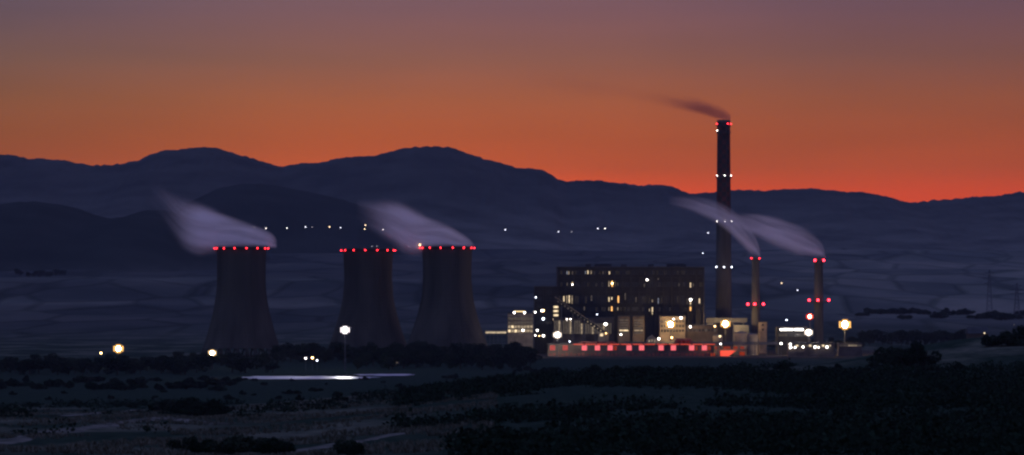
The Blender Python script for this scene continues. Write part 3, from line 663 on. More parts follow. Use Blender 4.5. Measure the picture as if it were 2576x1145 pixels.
for i in range(14):
    x = PX(1575 + i * 29.5, 2915); MB().box(x - 0.2, x + 0.2, -0.4, 0, 0, 9.2).box(x - 0.2, x + 0.2, 1.6, 2, 0, 9.2).box(x - 0.18, x + 0.18, -0.6, 2.2, 9.0, 9.2).build('trestle', steel, pr)

# coal hall with the row of red-lit openings
YQ = 2895; qx = lambda u: PX(u, YQ); qz = lambda v: PZ(v, YQ)
red_w = emit('red_opening', srgb(255, 112, 120), 1.15, 0.12, sample=True); red_w2 = emit('red_opening_dim', srgb(205, 88, 82), 0.8, 0.25, sample=True)
or_w = emit('orange_opening', srgb(200, 72, 40), 0.55, 0.5)
ch = thing('coal_hall', 'long low hall with a row of square red-lit openings', 'building', (0, YQ, 0))
walls(ch, qx(1378), qx(1796), 0, 12, qz(866), brownwall, roof=False)
MB().prism([(qx(1376), qz(866) + 0.003), (qx(1798), qz(866) + 0.003), (qx(1798), qz(864)), (qx(1376), qz(864))], -0.8, 13).build('roof', roofm, ch)
for u in (1390, 1422, 1470, 1503, 1535, 1582.5, 1614, 1663, 1694, 1740, 1772):
    window(ch, qx(u), 0, qz(881.5), 4.3, 4.2, red_w2 if u < 1460 else red_w)
for u, w in ((1548, 2.6), (1784, 2.6), (1752, 1.6)): window(ch, qx(u), 0, qz(881), w, 3.4, or_w)
for u in (1406, 1446, 1486, 1519, 1560, 1598, 1640, 1678, 1717, 1757): MB().box(qx(u) - 0.3, qx(u) + 0.3, -0.4, -0.003, 0, qz(866.5)).build('buttress', brownwall, ch)
eave_red = emit('red_eaves', (1.0, 0.10, 0.045), 3.2, sample=True)
for u in range(1440, 1800, 30): MB().box(qx(u + 2), qx(u + 28), -0.75, -0.62, qz(866) - 0.2, qz(866) - 0.04).build('tube_light', eave_red, ch)
for i in range(40):
    u = 1384 + i * 10.4
    MB().box(qx(u) - 1.2, qx(u) + 1.2, -0.25, -0.004, 0.3, 2.2 + 0.5 * ((i * 7) % 3)).build('plinth_panel', redlit_wall, ch)
for lab, u0, u1, v0, v1 in (('red-lit monitor roof over the left half of the coal hall', 1457, 1552, 859.5, 864), ('red-lit gabled roof over the right half of the coal hall', 1696, 1744, 852, 864)):
    mr = MB().prism([(qx(u0), qz(864) + 0.01), (qx(u1), qz(864) + 0.01), (qx(u1 - 5), qz(v0)), (qx(u0 + 5), qz(v0))], 1.5, 9).build('roof_monitor', redlit_wall, ch); mr['label'] = lab
    for k in range(3):
        MB().box(qx(u0 + 9 + k * (u1 - u0 - 26) / 2), qx(u0 + 17 + k * (u1 - u0 - 26) / 2), 1.42, 1.49, qz(863), qz((v0 + 862) / 2)).build('roof_glow', emit('red_glow_panel', srgb(150, 40, 38), 0.35, 0.5), mr)  # glowing strips imitate red light lying on the roof
# loading ramp, bright red, beside the hall
lr = thing('loading_ramp', 'bright red lit sloping loading ramp at the right end of the coal hall', 'ramp', (0, YQ - 6, 0))
Yr = YQ - 6; ux = lambda u: PX(u, Yr); uz = lambda v: PZ(v, Yr)
red_lit = mat('red_lit_ramp', (0.62, 0.10, 0.07), (0.45, 0.075, 0.05), 0.3, 0.7)  # base colour carries the red lamp light on the ramp
MB().prism([(ux(1812), 0), (ux(1831), 0), (ux(1851), uz(882.5)), (ux(1812), uz(882.5))], 0, 5).build('ramp_side', red_lit, lr)
MB().box(ux(1804.5), ux(1811), -0.5, 5, 0, uz(868)).build('pier', roofm, lr)
MB().box(ux(1798), ux(1878), -0.2, 5.2, uz(882) + 0.01, uz(879.5)).build('deck', brownwall, lr)
for u in (1790, 1797): window(lr, ux(u), 2, uz(900), 1.6, 4.0, or_w)
for u, w in ((1804, 4), (1829, 7), (1851, 4), (1868, 4)): window(lr, ux(u), 4, uz(878), w * 0.85, 2.0, or_w)
window(lr, ux(1867), 0.5, uz(894), 4.5, 3.0, or_w)
pl = bpy.data.lights.new('ramp_lamp', 'POINT'); pl.energy = 12000; pl.color = (1.0, 0.42, 0.26); pl.shadow_soft_size = 0.4
po = MB().bar((0, 0, 0), (0, 0, 5.2), 0.18).box(-0.4, 0.4, -0.3, 0.3, 5.2, 5.6).build('lamp_post', steel, None, (ux(1829), Yr - 11, 0.25))
tag(po, 'short dark post carrying the red lamp before the loading ramp', 'lamp')
lo = bpy.data.objects.new('ramp_lamp', pl); COL.objects.link(lo); lo.parent = po; lo.location = (0, 0.6, 4.9)
# coal conveyor shed with lit gable
sh = thing('conveyor_shed', 'small pitched conveyor shed with a warm lit gable behind the coal hall', 'shed', (0, 2912, 0))
sx = lambda u: PX(u, 2912); sz = lambda v: PZ(v, 2912)
MB().prism([(sx(1626), 0), (sx(1659), 0), (sx(1659), sz(858)), (sx(1641), sz(843)), (sx(1632), sz(848)), (sx(1626), sz(858))], 0, 8).build('wall', palewall, sh)
for u, v in ((1633, 861), (1640, 860), (1647, 862)): window(sh, sx(u), 0, sz(v), 1.0, 2.0, win_mid)
wall_lamp(sh, sx(1657.6), 0, sz(852), white_e, 0.8)

# right-hand buildings
YE = 2950; ex = lambda u: PX(u, YE); ez = lambda v: PZ(v, YE)
eb = thing('workshop_row', 'dark workshop with a bright row of eaves lamps near the red lamp', 'building', (0, YE, 0))
walls(eb, ex(1955), ex(2030), 0, 18, ez(824), cladding)
for i, u in enumerate((1965, 1972, 1978, 1985, 1992, 2001, 2007, 2013, 2018)): wall_lamp(eb, ex(u), 0, ez(829), white_e, 0.85)
for c in range(9): window(eb, ex(1962 + c * 7.6), 0, ez(846), 1.8, 2.0, win_dim if c in (0, 1, 2) else glassd)
ls = thing('long_shed', 'long low shed with lit strip front at the right of the yard', 'shed', (0, 2870, 0))
dx_ = lambda u: PX(u, 2870); dz_ = lambda v: PZ(v, 2870)
walls(ls, dx_(1982), dx_(2100), 0, 10, dz_(864), brownwall)
for c in range(13): window(ls, dx_(1989 + c * 8.2), 0, dz_(872), 2.0, 1.5, (win_mid, win_dim, win_hot, win_dim)[c % 4])
for u, v, r_ in ((1988.7, 873.8, 0.9), (2000, 874, 0.6), (2020, 873, 0.7), (2050, 873, 0.85), (2059, 874, 0.5), (2080, 873, 0.85)): wall_lamp(ls, dx_(u), 0, dz_(v), white_e, r_)
wall_lamp(ls, dx_(1988), 0, dz_(866), white_e, 0.75)
fs = thing('far_shed', 'dim low shed with a dotted light strip left of the big dark thicket', 'shed', (0, 2880, 0))
walls(fs, dx_(2112), dx_(2172), 0, 9, dz_(865.5), brownwall)
for c in range(10): window(fs, dx_(2117 + c * 5.6), 0, dz_(871.5), 1.3, 1.1, win_mid if 3 < c < 8 else win_dim)

# ------------------------------------------------------------------ houses in the valley
def house(label, u, v, w, d, h, wallm, lamp=False, winm=None, Y=None):
    Y = Y or YP(v); x = PX(u, Y); t = thing('house', label, 'house', (x, Y, float(ground_z(x, Y))))
    MB().box(-w / 2, w / 2, 0, d, -1, h).build('wall', wallm, t)
    MB().add([(-w / 2 - .5, -.5, h), (w / 2 + .5, -.5, h), (w / 2 + .5, d + .5, h), (-w / 2 - .5, d + .5, h), (-w / 2 - .2, d / 2, h + 2.4), (w / 2 + .2, d / 2, h + 2.4)], [(0, 1, 5, 4), (2, 3, 4, 5), (1, 2, 5), (3, 0, 4), (3, 2, 1, 0)]).build('roof', rooftile, t)
    for s in (-0.27, 0.27): window(t, s * w, 0, h * 0.4, 1.4, 1.4, winm or glassd)
    MB().box(-0.5, 0.5, -0.06, -0.003, 0, 2.1).build('door', wood, t)
    return t
house('yellow lit house below the leftmost amber lamp', 328, 921, 9, 8, 3.6, palewall, Y=2478)
house('small yellow lit shed roof just under the leftmost amber lamp', 306, 914, 5, 5, 2.6, palewall, Y=2488)
house('pale house with two dim windows beyond the bright pond', 992, 919, 6.5, 6, 3.4, palewall, winm=win_dim, Y=2560)
hb = house('added wall standing in for lit ground behind the far right mound', 2462, 846, 7, 8, 5.2, brownwall, Y=1262)  # added wall, in place of ground lit by headlights
hb.children[1].data.materials[0] = roofm; wall_lamp(hb, 2.0, 0, 5.4, emit('glow_lamp', (1.0, 0.78, 0.5), 2.0, sample=True), 0.25)  # added lamp, makes the glow behind the mound

# ------------------------------------------------------------------ floodlight masts and lamp posts
def flood_mast(label, u, v, Y, colour, strength, R_=2.4, n=12, watt=0.0):
    x, z = PX(u, Y), PZ(v, Y); gz0 = float(ground_z(x, Y)); h = z - gz0
    t = thing('floodlight_mast', label, 'floodlight', (x, Y, gz0))
    MB().lathe([(0.45, 0), (0.38, h * 0.5), (0.22, h - 0.4), (0.22, h + 1.4)], 12, cap1=True).build('mast', steel, t)
    MB().tubering(R_ * 0.45, 0.10, h + 0.5 - R_ * .8, 24, 5).tubering(R_ * 0.45, 0.10, h + 0.5 + R_ * .8, 24, 5).bar((-R_ * .8, 0.4, h + .5), (R_ * .8, 0.4, h + .5), 0.14).build('crown_ring', steel, t)
    m_ = emit('flood_%s' % label.replace(' ', '_')[:40], colour, strength, sample=True)
    s_ = 0.50 * R_ / 2.4
    halo_m = emit('flood_halo_%s' % label.replace(' ', '_')[:40], tuple(c ** 1.7 for c in colour), 1.6)  # dim tinted lenses around the bowl imitate the lamp's halo
    bd = MB().box(-s_, s_, -0.1, 0.25, -s_ * 0.8, s_ * 0.8).mesh('floodlight'); bd.materials.append(steel)
    gl = MB().lathe([(0.01, -0.16), (s_ * 0.6, -0.14), (s_ * 0.95, -0.10)], 12).mesh('lens'); gl.materials.append(halo_m)
    gl.transform(Matrix.Rotation(math.radians(90), 4, 'X')); gl.transform(Matrix.Translation((0, -0.27, 0)))
    spots = [(0.42 * R_, 2 * math.pi * i / 8, 0.5 + sg * R_ * 0.62, sg) for i in range(8) for sg in (-1, 1)] + [(0.74 * R_, a_, 0.5 + k_ * R_ * 0.33, 0) for a_ in (0.0, math.pi) for k_ in (-1, 0, 1)]
    for rr, a, dz_, sg in spots:
        o = link('floodlight', bd, t, (rr * math.cos(a), rr * math.sin(a), h + dz_)); o.rotation_euler = (math.radians(20 * -sg), 0, a + math.pi / 2 if sg else random.uniform(-0.3, 0.3))
        ln = link('lens', gl, o)
    # frosted bowl inside the crown carries the lamp's light
    MB().lathe([(0.02, h + 0.5 - R_ * .46), (R_ * 0.24, h + 0.5 - R_ * 0.34), (R_ * 0.38, h + 0.5 - R_ * .12), (R_ * 0.38, h + 0.5 + R_ * .12), (R_ * 0.24, h + 0.5 + R_ * .34), (0.02, h + 0.5 + R_ * .46)], 20).build('lamp_bowl', m_, t, smooth=True)
    return t
AMB = (1.0, 0.66, 0.30); WHT = (1.0, 0.90, 0.80); LIL = (1.0, 0.93, 0.95)
flood_mast('leftmost amber floodlight mast over the lit house', 298, 879, 2490, AMB, 110, 3.9)
flood_mast('amber floodlight mast in front of the leftmost cooling tower', 534, 890, 2450, (1, 0.78, 0.5), 150, 3.0)
wm = flood_mast('tall white floodlight mast behind the bright pond', 868, 832, 2390, LIL, 200, 3.5)
for bx_, by_, en_ in ((0.0, -165.0, 2.0e5), (-30.0, -165.0, 1.1e6), (-64.0, -165.0, 1.1e6)):
    ps = bpy.data.lights.new('pond_beam', 'SPOT'); ps.energy = en_; ps.color = (0.97, 0.95, 1.0); ps.spot_size = math.radians(13); ps.spot_blend = 0.9; ps.shadow_soft_size = 0.8
    pbm = bpy.data.objects.new('pond_beam', ps); COL.objects.link(pbm); pbm.parent = wm; pbm.location = (bx_ * 0.02, -3.6, PZ(832, 2390) - 0.5)
    pbm.rotation_euler = Vector((bx_, by_, -27.0)).to_track_quat('-Z', 'Y').to_euler()
flood_mast('white floodlight mast before the turbine hall wing', 1402, 844, 2875, WHT, 380, 3.7)
flood_mast('amber floodlight mast before the control building', 1687, 817, 2918, AMB, 520, 4.1)
flood_mast('amber floodlight mast at the foot of the tall chimney', 1825, 816.5, 2990, AMB, 560, 4.6)
flood_mast('red floodlight mast below the rightmost slim chimney', 2037, 798, 2965, (1.0, 0.20, 0.13), 90, 3.2)
flood_mast('white floodlight mast just below the red lamp', 2034, 838, 2890, WHT, 380, 3.7)
flood_mast('big amber floodlight mast at the right end of the plant', 2125.5, 818, 2900, AMB, 380, 5.4)

def lamp_post(label, u, v, Y, m_, r_=0.6, group=None, ground=None):
    x, z = PX(u, Y), PZ(v, Y); g = float(ground_z(x, Y)) if ground is None else ground
    h = max(z - g, 3.0); t = thing('lamp_post', label, 'street lamp', (x, Y, g), group)
    MB().lathe([(0.16, 0), (0.10, h - 0.2)], 8).bar((0, 0, h - 0.2), (0.35, -0.1, h + 0.1), 0.1).build('pole', steel, t)
    hd = MB().lathe([(r_ * 1.05, h + r_ * 0.55), (r_ * 0.6, h + r_ * 0.95), (0.02, h + r_ * 1.1)], 10).build('lamp_head', steel, t)
    link('bulb', lampball(r_, m_), hd, (0, 0, h)); return t
lamp_post('small warm lamp left of the leftmost floodlight', 254, 888, 2500, amber_e, 0.75)
lamp_post('left of three small lamps by the bright pond', 769, 901, 2400, white_e, 0.55)
lamp_post('middle and brightest of three small lamps by the bright pond', 786, 900, 2400, amber_e, 0.75)
lamp_post('right and lowest of three small lamps by the bright pond', 797.5, 906.5, 2390, cool_e, 0.5)
lamp_post('warm lamp above the conveyor foot', 1523.6, 815, 2945, white_s, 1.25)
lamp_post('dim yellow lamp under the tall chimney floodlight', 1811, 846, 2925, emit('yellow_dim', (1, 0.75, 0.4), 3.0), 1.0)
lamp_post('small white lamp above the loading ramp', 1813, 865, 2900, white_e, 0.6)
lamp_post('white lamp right of the control building', 1690, 849, 2905, amber_e, 0.7)
lamp_post('small bluish lamp below the turbine hall wing', 1433, 859, 2880, cool_e, 0.45)
lamp_post('small bluish lamp high in front of the boiler house', 1502, 791, 2960, cool_e, 0.4)
lamp_post('small cool lamp above the eaves lamp row', 1978.6, 805, 3000, cool_e, 0.5)
lamp_post('white lamp at the left end of the long shed', 1965, 864, 2868, white_e, 0.8)
lamp_post('faint pale lamp post on the dark mound at far right', 2551, 817, 1200, emit('faint_pale', (0.8, 0.7, 0.75), 0.6), 0.12)
lamp_post('faint lamp before the dark thicket', 2463 - 0, 869, 2870, emit('faint_lilac', (0.5, 0.5, 0.8), 0.4), 0.6)
def hill_hit(u, v):
    Ys = np.linspace(3800, 11900, 3000); Xs = (u - UX) * K * Ys; zz = np.maximum(ground_z(Xs, Ys), range_z(Xs, Ys))
    for zf, x0, x1, y0, y1 in HILLS: zz = np.where((Xs > x0) & (Xs < x1) & (Ys > y0) & (Ys < y1), np.maximum(zz, zf(Xs, Ys)), zz)
    ray = EYE + (UY - v) * K * Ys
    i = np.nonzero(zz >= ray)[0]; i = i[0] if len(i) else -1
    return float(Ys[i]), float(zz[i])
farw = emit('far_white', (1.0, 0.9, 0.85), 9.0); fara = emit('far_amber', (1.0, 0.72, 0.42), 9.0); farb = emit('far_blue', (0.85, 0.85, 1.0), 8.0); fard = emit('far_dim', (0.9, 0.85, 0.95), 2.0)
FAR = [(640, 572, 'd'), (669, 574.5, 'w'), (722, 573.5, 'w'), (768.5, 571, 'b'), (785, 571.5, 'd'), (829, 571, 'a'), (857, 573, 'b'), (919, 566.5, 'a'), (917.5, 576, 'a'), (964, 577.5, 'w'), (1029, 620, 'b'), (936, 620, 'd'), (948, 619.5, 'd'),
       (1271, 578, 'b'), (1405, 583, 'b'), (1438, 583, 'd'), (1504, 575, 'b'), (1522, 575, 'w'), (1781, 586, 'b'), (1768, 637, 'b'), (1966, 712, 'a'), (2006.5, 730, 'b')]
FL = {'w': ('distant white street lamp on the dark hillside', farw), 'a': ('distant amber street lamp on the dark hillside', fara), 'b': ('distant bluish street lamp on the dark hillside', farb), 'd': ('distant faint street lamp on the dark hillside', fard)}
cnt = {}
for u, v, k in sorted(FAR):
    i_ = cnt[k] = cnt.get(k, -1) + 1; tot = sum(1 for q in FAR if q[2] == k)
    Y, g = hill_hit(u, v + 1.5); Y -= 14; lamp_post(from_left(i_, tot, FL[k][0]), u, v, Y, FL[k][1], 0.00012 * Y * (0.8 if k == 'd' else 1.0), 'distant street lamps, ' + {'w': 'white', 'a': 'amber', 'b': 'bluish', 'd': 'faint'}[k], ground=PZ(v, Y) - 9)

# ------------------------------------------------------------------ pylons
def pylon(label, u, vtop, Y):
    x = PX(u, Y); g = float(ground_z(x, Y)); h = PZ(vtop, Y) - g; t = thing('pylon', label, 'pylon', (x, Y, g), 'electricity pylons on the right slope')
    wd = lambda z: 3.6 * (1 - z / h) + 0.6
    for sx_ in (-1, 1):
        for sy in (-1, 1): MB().bar((sx_ * wd(0), sy * wd(0), -1), (sx_ * wd(h), sy * wd(h), h), 0.35).build('leg', steel, t)
    br = MB(); k = 9
    for i in range(k):
        z0, z1 = h * i / k, h * (i + 1) / k
        for sy in (-1, 1):
            br.bar((-wd(z0), sy * wd(z0), z0), (wd(z1), sy * wd(z1), z1), 0.2).bar((wd(z0), sy * wd(z0), z0), (-wd(z1), sy * wd(z1), z1), 0.2)
    br.build('bracing', steel, t)
    for f_, w in ((0.68, 8), (0.80, 10), (0.92, 7)):
        MB().bar((-w, 0, h * f_), (w, 0, h * f_), 0.4).bar((-w, 0, h * f_), (0, 0, h * (f_ + 0.05)), 0.2).bar((w, 0, h * f_), (0, 0, h * (f_ + 0.05)), 0.2).build('cross_arm', steel, t)
pylon('faint lattice pylon on the right slope, taller of two', 2489, 678, 4900)
pylon('faint lattice pylon nearest the right edge', 2558, 712, 4700)

# ------------------------------------------------------------------ vegetation
leafm = [mat('foliage_dark', (0.020, 0.034, 0.020), (0.007, 0.013, 0.008), 0.7, 0.9), mat('foliage_olive', (0.036, 0.048, 0.029), (0.012, 0.019, 0.012), 0.6, 0.9)]
def crown_mesh(name, lobes, n, leaf, m, seed):
    r = np.random.default_rng(seed); V = []; F = []
    L = np.array(lobes); wts = (L[:, 3] * L[:, 4]); wts /= wts.sum()
    for i in range(n):
        c = L[r.choice(len(L), p=wts)]; d = r.normal(size=3); d /= np.linalg.norm(d); q = r.uniform(0.45, 1.0) ** 0.5 * r.uniform(0.82, 1.12)
        p = c[:3] + d * q * np.array([c[3], c[3], c[4]])
        if p[2] < 0.05: p[2] = abs(p[2]) * 0.3 + 0.05
        a = r.normal(size=3); a /= np.linalg.norm(a); b = np.cross(a, r.normal(size=3)); b /= np.linalg.norm(b); s = leaf * r.uniform(0.6, 1.5)
        k = len(V); V += [p + a * s, p + b * s * 0.6, p - a * s, p - b * s * 0.6]; F.append((k, k + 1, k + 2, k + 3))
    me = bpy.data.meshes.new(name); me.from_pydata([tuple(v) for v in V], [], F); me.materials.append(m); return me
def tree_proto(seed):
    r = random.Random(seed); lobes = [(0, 0, 0.58, 0.26, 0.32)]
    for i in range(11):
        a = r.uniform(0, 6.28); q = r.uniform(0.12, 0.34); z_ = r.uniform(0.14, 0.85); lobes.append((q * math.cos(a) * (1.25 - z_ * .6), q * math.sin(a) * (1.25 - z_ * .6), z_, r.uniform(0.12, 0.21), r.uniform(0.10, 0.18)))
    cr = crown_mesh('crown', lobes, 2200, 0.030, leafm[seed % 2], seed)
    tk = MB().lathe([(0.028, -0.05), (0.02, 0.3), (0.008, 0.75)], 8)
    for i in range(6):
        a = r.uniform(0, 6.28); tk.bar((0, 0, r.uniform(0.2, 0.4)), (0.22 * math.cos(a), 0.22 * math.sin(a), r.uniform(0.5, 0.75)), 0.014)
    tm = tk.mesh('trunk'); tm.materials.append(wood); return cr, tm
def bush_proto(seed):
    r = random.Random(seed); lobes = []
    for i in range(11):
        a = r.uniform(0, 6.28); q = r.uniform(0.0, 0.42); h = r.uniform(0.25, 0.72) * (1 - q * 0.8); lobes.append((q * math.cos(a), q * math.sin(a), h * 0.75, r.uniform(0.13, 0.24), h * 0.5))
    cr = crown_mesh('crown', lobes, 3400, 0.030, leafm[seed % 2], seed)
    tk = MB()
    for i in range(7):
        a = r.uniform(0, 6.28); tk.bar((0.03 * math.cos(a), 0.03 * math.sin(a), -0.08), (0.3 * math.cos(a), 0.3 * math.sin(a), r.uniform(0.3, 0.55)), 0.02)
    tm = tk.mesh('trunk'); tm.materials.append(wood); return cr, tm
TREES = [tree_proto(s) for s in (1, 2, 3, 4, 5)]; BUSHES = [bush_proto(s) for s in (11, 12, 13, 14)]
def plant(name, label, cat, x, y, w, h, group=None, protos=None, zoff=0.0, k=None):
    cr, tm = random.choice(protos) if k is None else protos[k]
    t = thing(name, label, cat, (x, y, float(ground_z(x, y)) + zoff), group, random.uniform(0, 6.28))
    t.scale = (w, w, h); link('crown', cr, t); link('trunk', tm, t); return t
def belt(n, u0, u1, v0, v1, hmin, hmax, label, group, protos=TREES, name='tree', cat='tree', Yfix=None, wide=1.25):
    for i in range(n):
        u = u0 + (u1 - u0) * (i + random.uniform(0.1, 0.9)) / n; v = random.uniform(v0, v1)
        if Yfix: Y = random.uniform(*Yfix); x = PX(u, Y)
        else: x, Y, _ = ground_hit(u, v, 400)
        h = random.uniform(hmin, hmax); plant(name, from_left(i, n, label), cat, x, Y, h * random.uniform(0.85, wide), h, group, protos)
random.seed(21)
belt(50, 690, 1345, 0, 0, 10, 17, 'dark tree in the belt at the feet of the cooling towers', 'tree belt before the cooling towers', Yfix=(2620, 2760), wide=1.7)
belt(30, 890, 1345, 0, 0, 8, 14, 'dark tree in the front row beyond the bright pond', 'front trees beyond the pond', Yfix=(2420, 2580), wide=1.8)
belt(46, -40, 520, 0, 0, 8, 13, 'dark tree in the belt at the far left of the valley', 'tree belt at far left', Yfix=(2280, 2440), wide=1.9)
belt(24, 400, 700, 0, 0, 7, 12, 'dark tree before the leftmost cooling tower', 'trees before the leftmost cooling tower', Yfix=(2330, 2620), wide=1.8)
belt(34, -40, 600, 0, 0, 4, 8, 'low dark tree on the slope below the far left belt', 'low trees at left', BUSHES, Yfix=(1700, 2150), wide=3.0)
belt(28, 2165, 2450, 0, 0, 11, 17, 'dark tree in the row behind the plant at right', 'tree row right of the plant', Yfix=(3350, 3600), wide=1.8)
belt(40, 2165, 2640, 0, 0, 7, 13, 'faint tree in the far hedgerow on the right slope', 'far hedgerow at right', BUSHES, Yfix=(4350, 4900), wide=3.0)
belt(9, 30, 165, 0, 0, 10, 16, 'faint tree in the clump on the far fields at left', 'far tree clump at left', TREES, Yfix=(6250, 6500), wide=2.2)
belt(16, 1860, 2180, 0, 0, 8, 12, 'low dark tree behind the right sheds', 'trees behind the right sheds', Yfix=(3180, 3350), wide=1.6)
# crest of the near slope
belt(10, 1125, 1270, 952, 972, 3.6, 5.0, 'dense dark bush in the clump left on the near crest', 'bush clump at left end of crest', BUSHES, 'bush', 'bush', None, 2.0)
belt(8, 1285, 1410, 930, 950, 3.6, 5.2, 'dark bush just left of the tallest crest bush', 'bushes left of the tallest crest bush', BUSHES, 'bush', 'bush', None, 2.0)
def at_bush(u, v, w, h, label, k, zoff=-0.2):
    x, Y, _ = ground_hit(u, v, 400, 2000); return plant('bush', label, 'bush', x, Y, w, h, None, BUSHES, zoff, k)
at_bush(1458, 938, 11, 7.6, 'tallest round dark bush on the crest below the coal hall', 0)
at_bush(1418, 940, 8.5, 5.0, 'dark bush touching the left side of the tallest crest bush', 1)
at_bush(1495, 940, 8.0, 4.6, 'dark bush leaning on the right of the tallest crest bush', 2)
belt(14, 1510, 1760, 934, 946, 1.6, 3.4, 'low dark bush along the crest below the red openings', 'low crest bushes below the coal hall', BUSHES, 'bush', 'bush', None, 2.6)
belt(18, 1770, 2200, 932, 950, 1.6, 3.4, 'low dark bush along the crest below the right sheds', 'low crest bushes below the sheds', BUSHES, 'bush', 'bush', None, 2.8)
at_bush(2236, 918, 11, 8.2, 'left half of the big dark thicket at right', 2)
at_bush(2316, 920, 11.5, 9.0, 'right half of the big dark thicket at right', 3)
at_bush(2278, 922, 12, 8.0, 'middle of the big dark thicket at right', 0)
belt(12, 2090, 2440, 925, 955, 1.8, 3.2, 'low bush around the foot of the big dark thicket', 'low bushes below the big thicket', BUSHES, 'bush', 'bush', None, 2.4)
for u, v, w, h, k, lab in ((2492, 872, 9, 5.6, 1, 'left end bush of the dark mound at far right'), (2530, 870, 12, 7.0, 2, 'middle bush of the dark mound at far right'), (2572, 868, 12, 8.0, 3, 'tallest bush of the dark mound at the right edge')):
    at_bush(u, v, w, h, lab, k)
belt(7, 405, 560, 1036, 1050, 4.0, 6.0, 'dark bush in the clump above the wide dirt track', 'bush clump above the track', BUSHES, 'bush', 'bush', None, 1.9)
belt(10, 450, 730, 1132, 1150, 2.2, 3.4, 'dark bush in the clump at the bottom edge, left', 'bush clump at bottom left', BUSHES, 'bush', 'bush', None, 2.2)
belt(3, 862, 906, 1138, 1147, 2.0, 2.8, 'dark bush standing on the short pale track', 'bushes on the short track', BUSHES, 'bush', 'bush', None, 1.3)
belt(16, 20, 900, 985, 1040, 1.6, 3.4, 'lone small bush on the left slope', 'scattered bushes on left slope', BUSHES, 'bush', 'bush', None, 2.2)
belt(14, 540, 1150, 960, 1010, 2.0, 3.6, 'small bush below the bright pond', 'bushes below the pond', BUSHES, 'bush', 'bush', None, 2.4)

for u, v, w, h, k, lab in ((606, 958, 7, 4.2, 0, 'dark bush at the left end of the bright pond'), (735, 959, 4, 3.0, 1, 'small dark bush splitting the near shore of the bright pond'), (640, 959, 6, 3.0, 2, 'low bush on the left near shore of the bright pond'), (915, 956, 7, 3.4, 3, 'dark bush at the right end of the bright pond'), (566, 962, 9, 6.0, 1, 'dark round bush between the small pond and the bright pond')):
    at_bush_far = ground_hit(u, v, 1500, 2600); plant('bush', lab, 'bush', at_bush_far[0], at_bush_far[1], w, h, None, BUSHES, -0.2, k)
# knee-high scrub covering the near slopes: nobody could count it
def scrub():
    r = np.random.default_rng(5); n = 16000
    Y = 330 + 900 * r.random(n) ** 0.9; u = np.where(r.random(n) < 0.3, r.uniform(-60, 1200, n), r.uniform(1000, 2640, n)); X = (u - UX) * K * Y
    dens = fbm(X / 40.0, Y / 80.0, 3, 3)
    ok = (dens > np.where(u > 1150, -0.04, 0.04)) & ~((u > 2000) & (Y > 940)) & ~((u < 1000) & (Y < 900) & (dens < 0.2)) & ~((u < 1150) & (u > 650) & (Y < 520))
    X, Y, u = X[ok], Y[ok], u[ok]; Z = ground_z(X, Y); m = len(X); q = 38
    s_ = (r.uniform(0.25, 1.0, m) ** 4.0 * 2.8 + 0.35)[:, None]
    d = r.normal(size=(m, q, 3)); d /= np.linalg.norm(d, axis=2, keepdims=True); d *= (r.random((m, q, 1)) ** 0.4)
    P0 = np.stack([X, Y, Z], 1)[:, None] + d * np.stack([s_, s_, s_ * 0.55], 2) + np.stack([s_ * 0, s_ * 0, s_ * 0.42], 2)
    a = r.normal(size=(m, q, 3)); a /= np.linalg.norm(a, axis=2, keepdims=True); b = np.cross(a, r.normal(size=(m, q, 3))); b /= np.linalg.norm(b, axis=2, keepdims=True)
    w = (0.19 * r.uniform(0.6, 1.5, (m, q, 1)) * np.sqrt(s_)[:, :, None])
    V = np.stack([P0 + a * w, P0 + b * w * 0.75, P0 - a * w, P0 - b * w * 0.75], 2).reshape(-1, 3)
    f = np.arange(len(V), dtype=np.int32)
    me = bpy.data.meshes.new('scrub'); me.vertices.add(len(V)); me.vertices.foreach_set('co', V.ravel().astype(np.float32))
    me.loops.add(len(f)); me.loops.foreach_set('vertex_index', f); k = len(f) // 4
    me.polygons.add(k); me.polygons.foreach_set('loop_start', np.arange(0, len(f), 4, dtype=np.int32)); me.polygons.foreach_set('loop_total', np.full(k, 4, np.int32))
    me.update(calc_edges=True); me.materials.append(leafm[0])
    tag(link('scrub', me), 'low dark scrub covering the near slopes', 'scrub', None, 'stuff')
scrub()

def dry_grass():
    r = np.random.default_rng(9); n = 15000
    Y = 400 + 700 * r.random(n); u = r.uniform(-60, 1250, n); X = (u - UX) * K * Y
    ok = fbm(X / 18.0, Y / 40.0, 13, 3) > 0.0; X, Y = X[ok], Y[ok]; Z = ground_z(X, Y); m = len(X); q = 7
    h = r.uniform(0.25, 0.7, (m, 1)); a = r.uniform(0, 6.28, (m, q)); c = np.stack([X, Y, Z], 1)[:, None]
    o = np.stack([np.cos(a), np.sin(a), a * 0], 2); lean = o * (h * r.uniform(0.2, 0.9, (m, q)))[:, :, None]; side = np.stack([-np.sin(a), np.cos(a), a * 0], 2) * 0.09
    b = c + o * 0.15; t = b + lean; t[:, :, 2] += h
    V = np.stack([b - side, b + side, t + side * 0.3, t - side * 0.3], 2).reshape(-1, 3); k = len(V) // 4
    me = bpy.data.meshes.new('dry_grass'); me.vertices.add(len(V)); me.vertices.foreach_set('co', V.ravel().astype(np.float32)); me.loops.add(len(V)); me.loops.foreach_set('vertex_index', np.arange(len(V), dtype=np.int32))
    me.polygons.add(k); me.polygons.foreach_set('loop_start', np.arange(0, len(V), 4, dtype=np.int32)); me.polygons.foreach_set('loop_total', np.full(k, 4, np.int32)); me.update(calc_edges=True)
    me.materials.append(mat('dry_grass', (0.15, 0.135, 0.095), (0.05, 0.055, 0.038), 0.2, 0.95))
    tag(link('dry_grass', me), 'tufts of dry grass on the left slope', 'grass', None, 'stuff')
dry_grass()

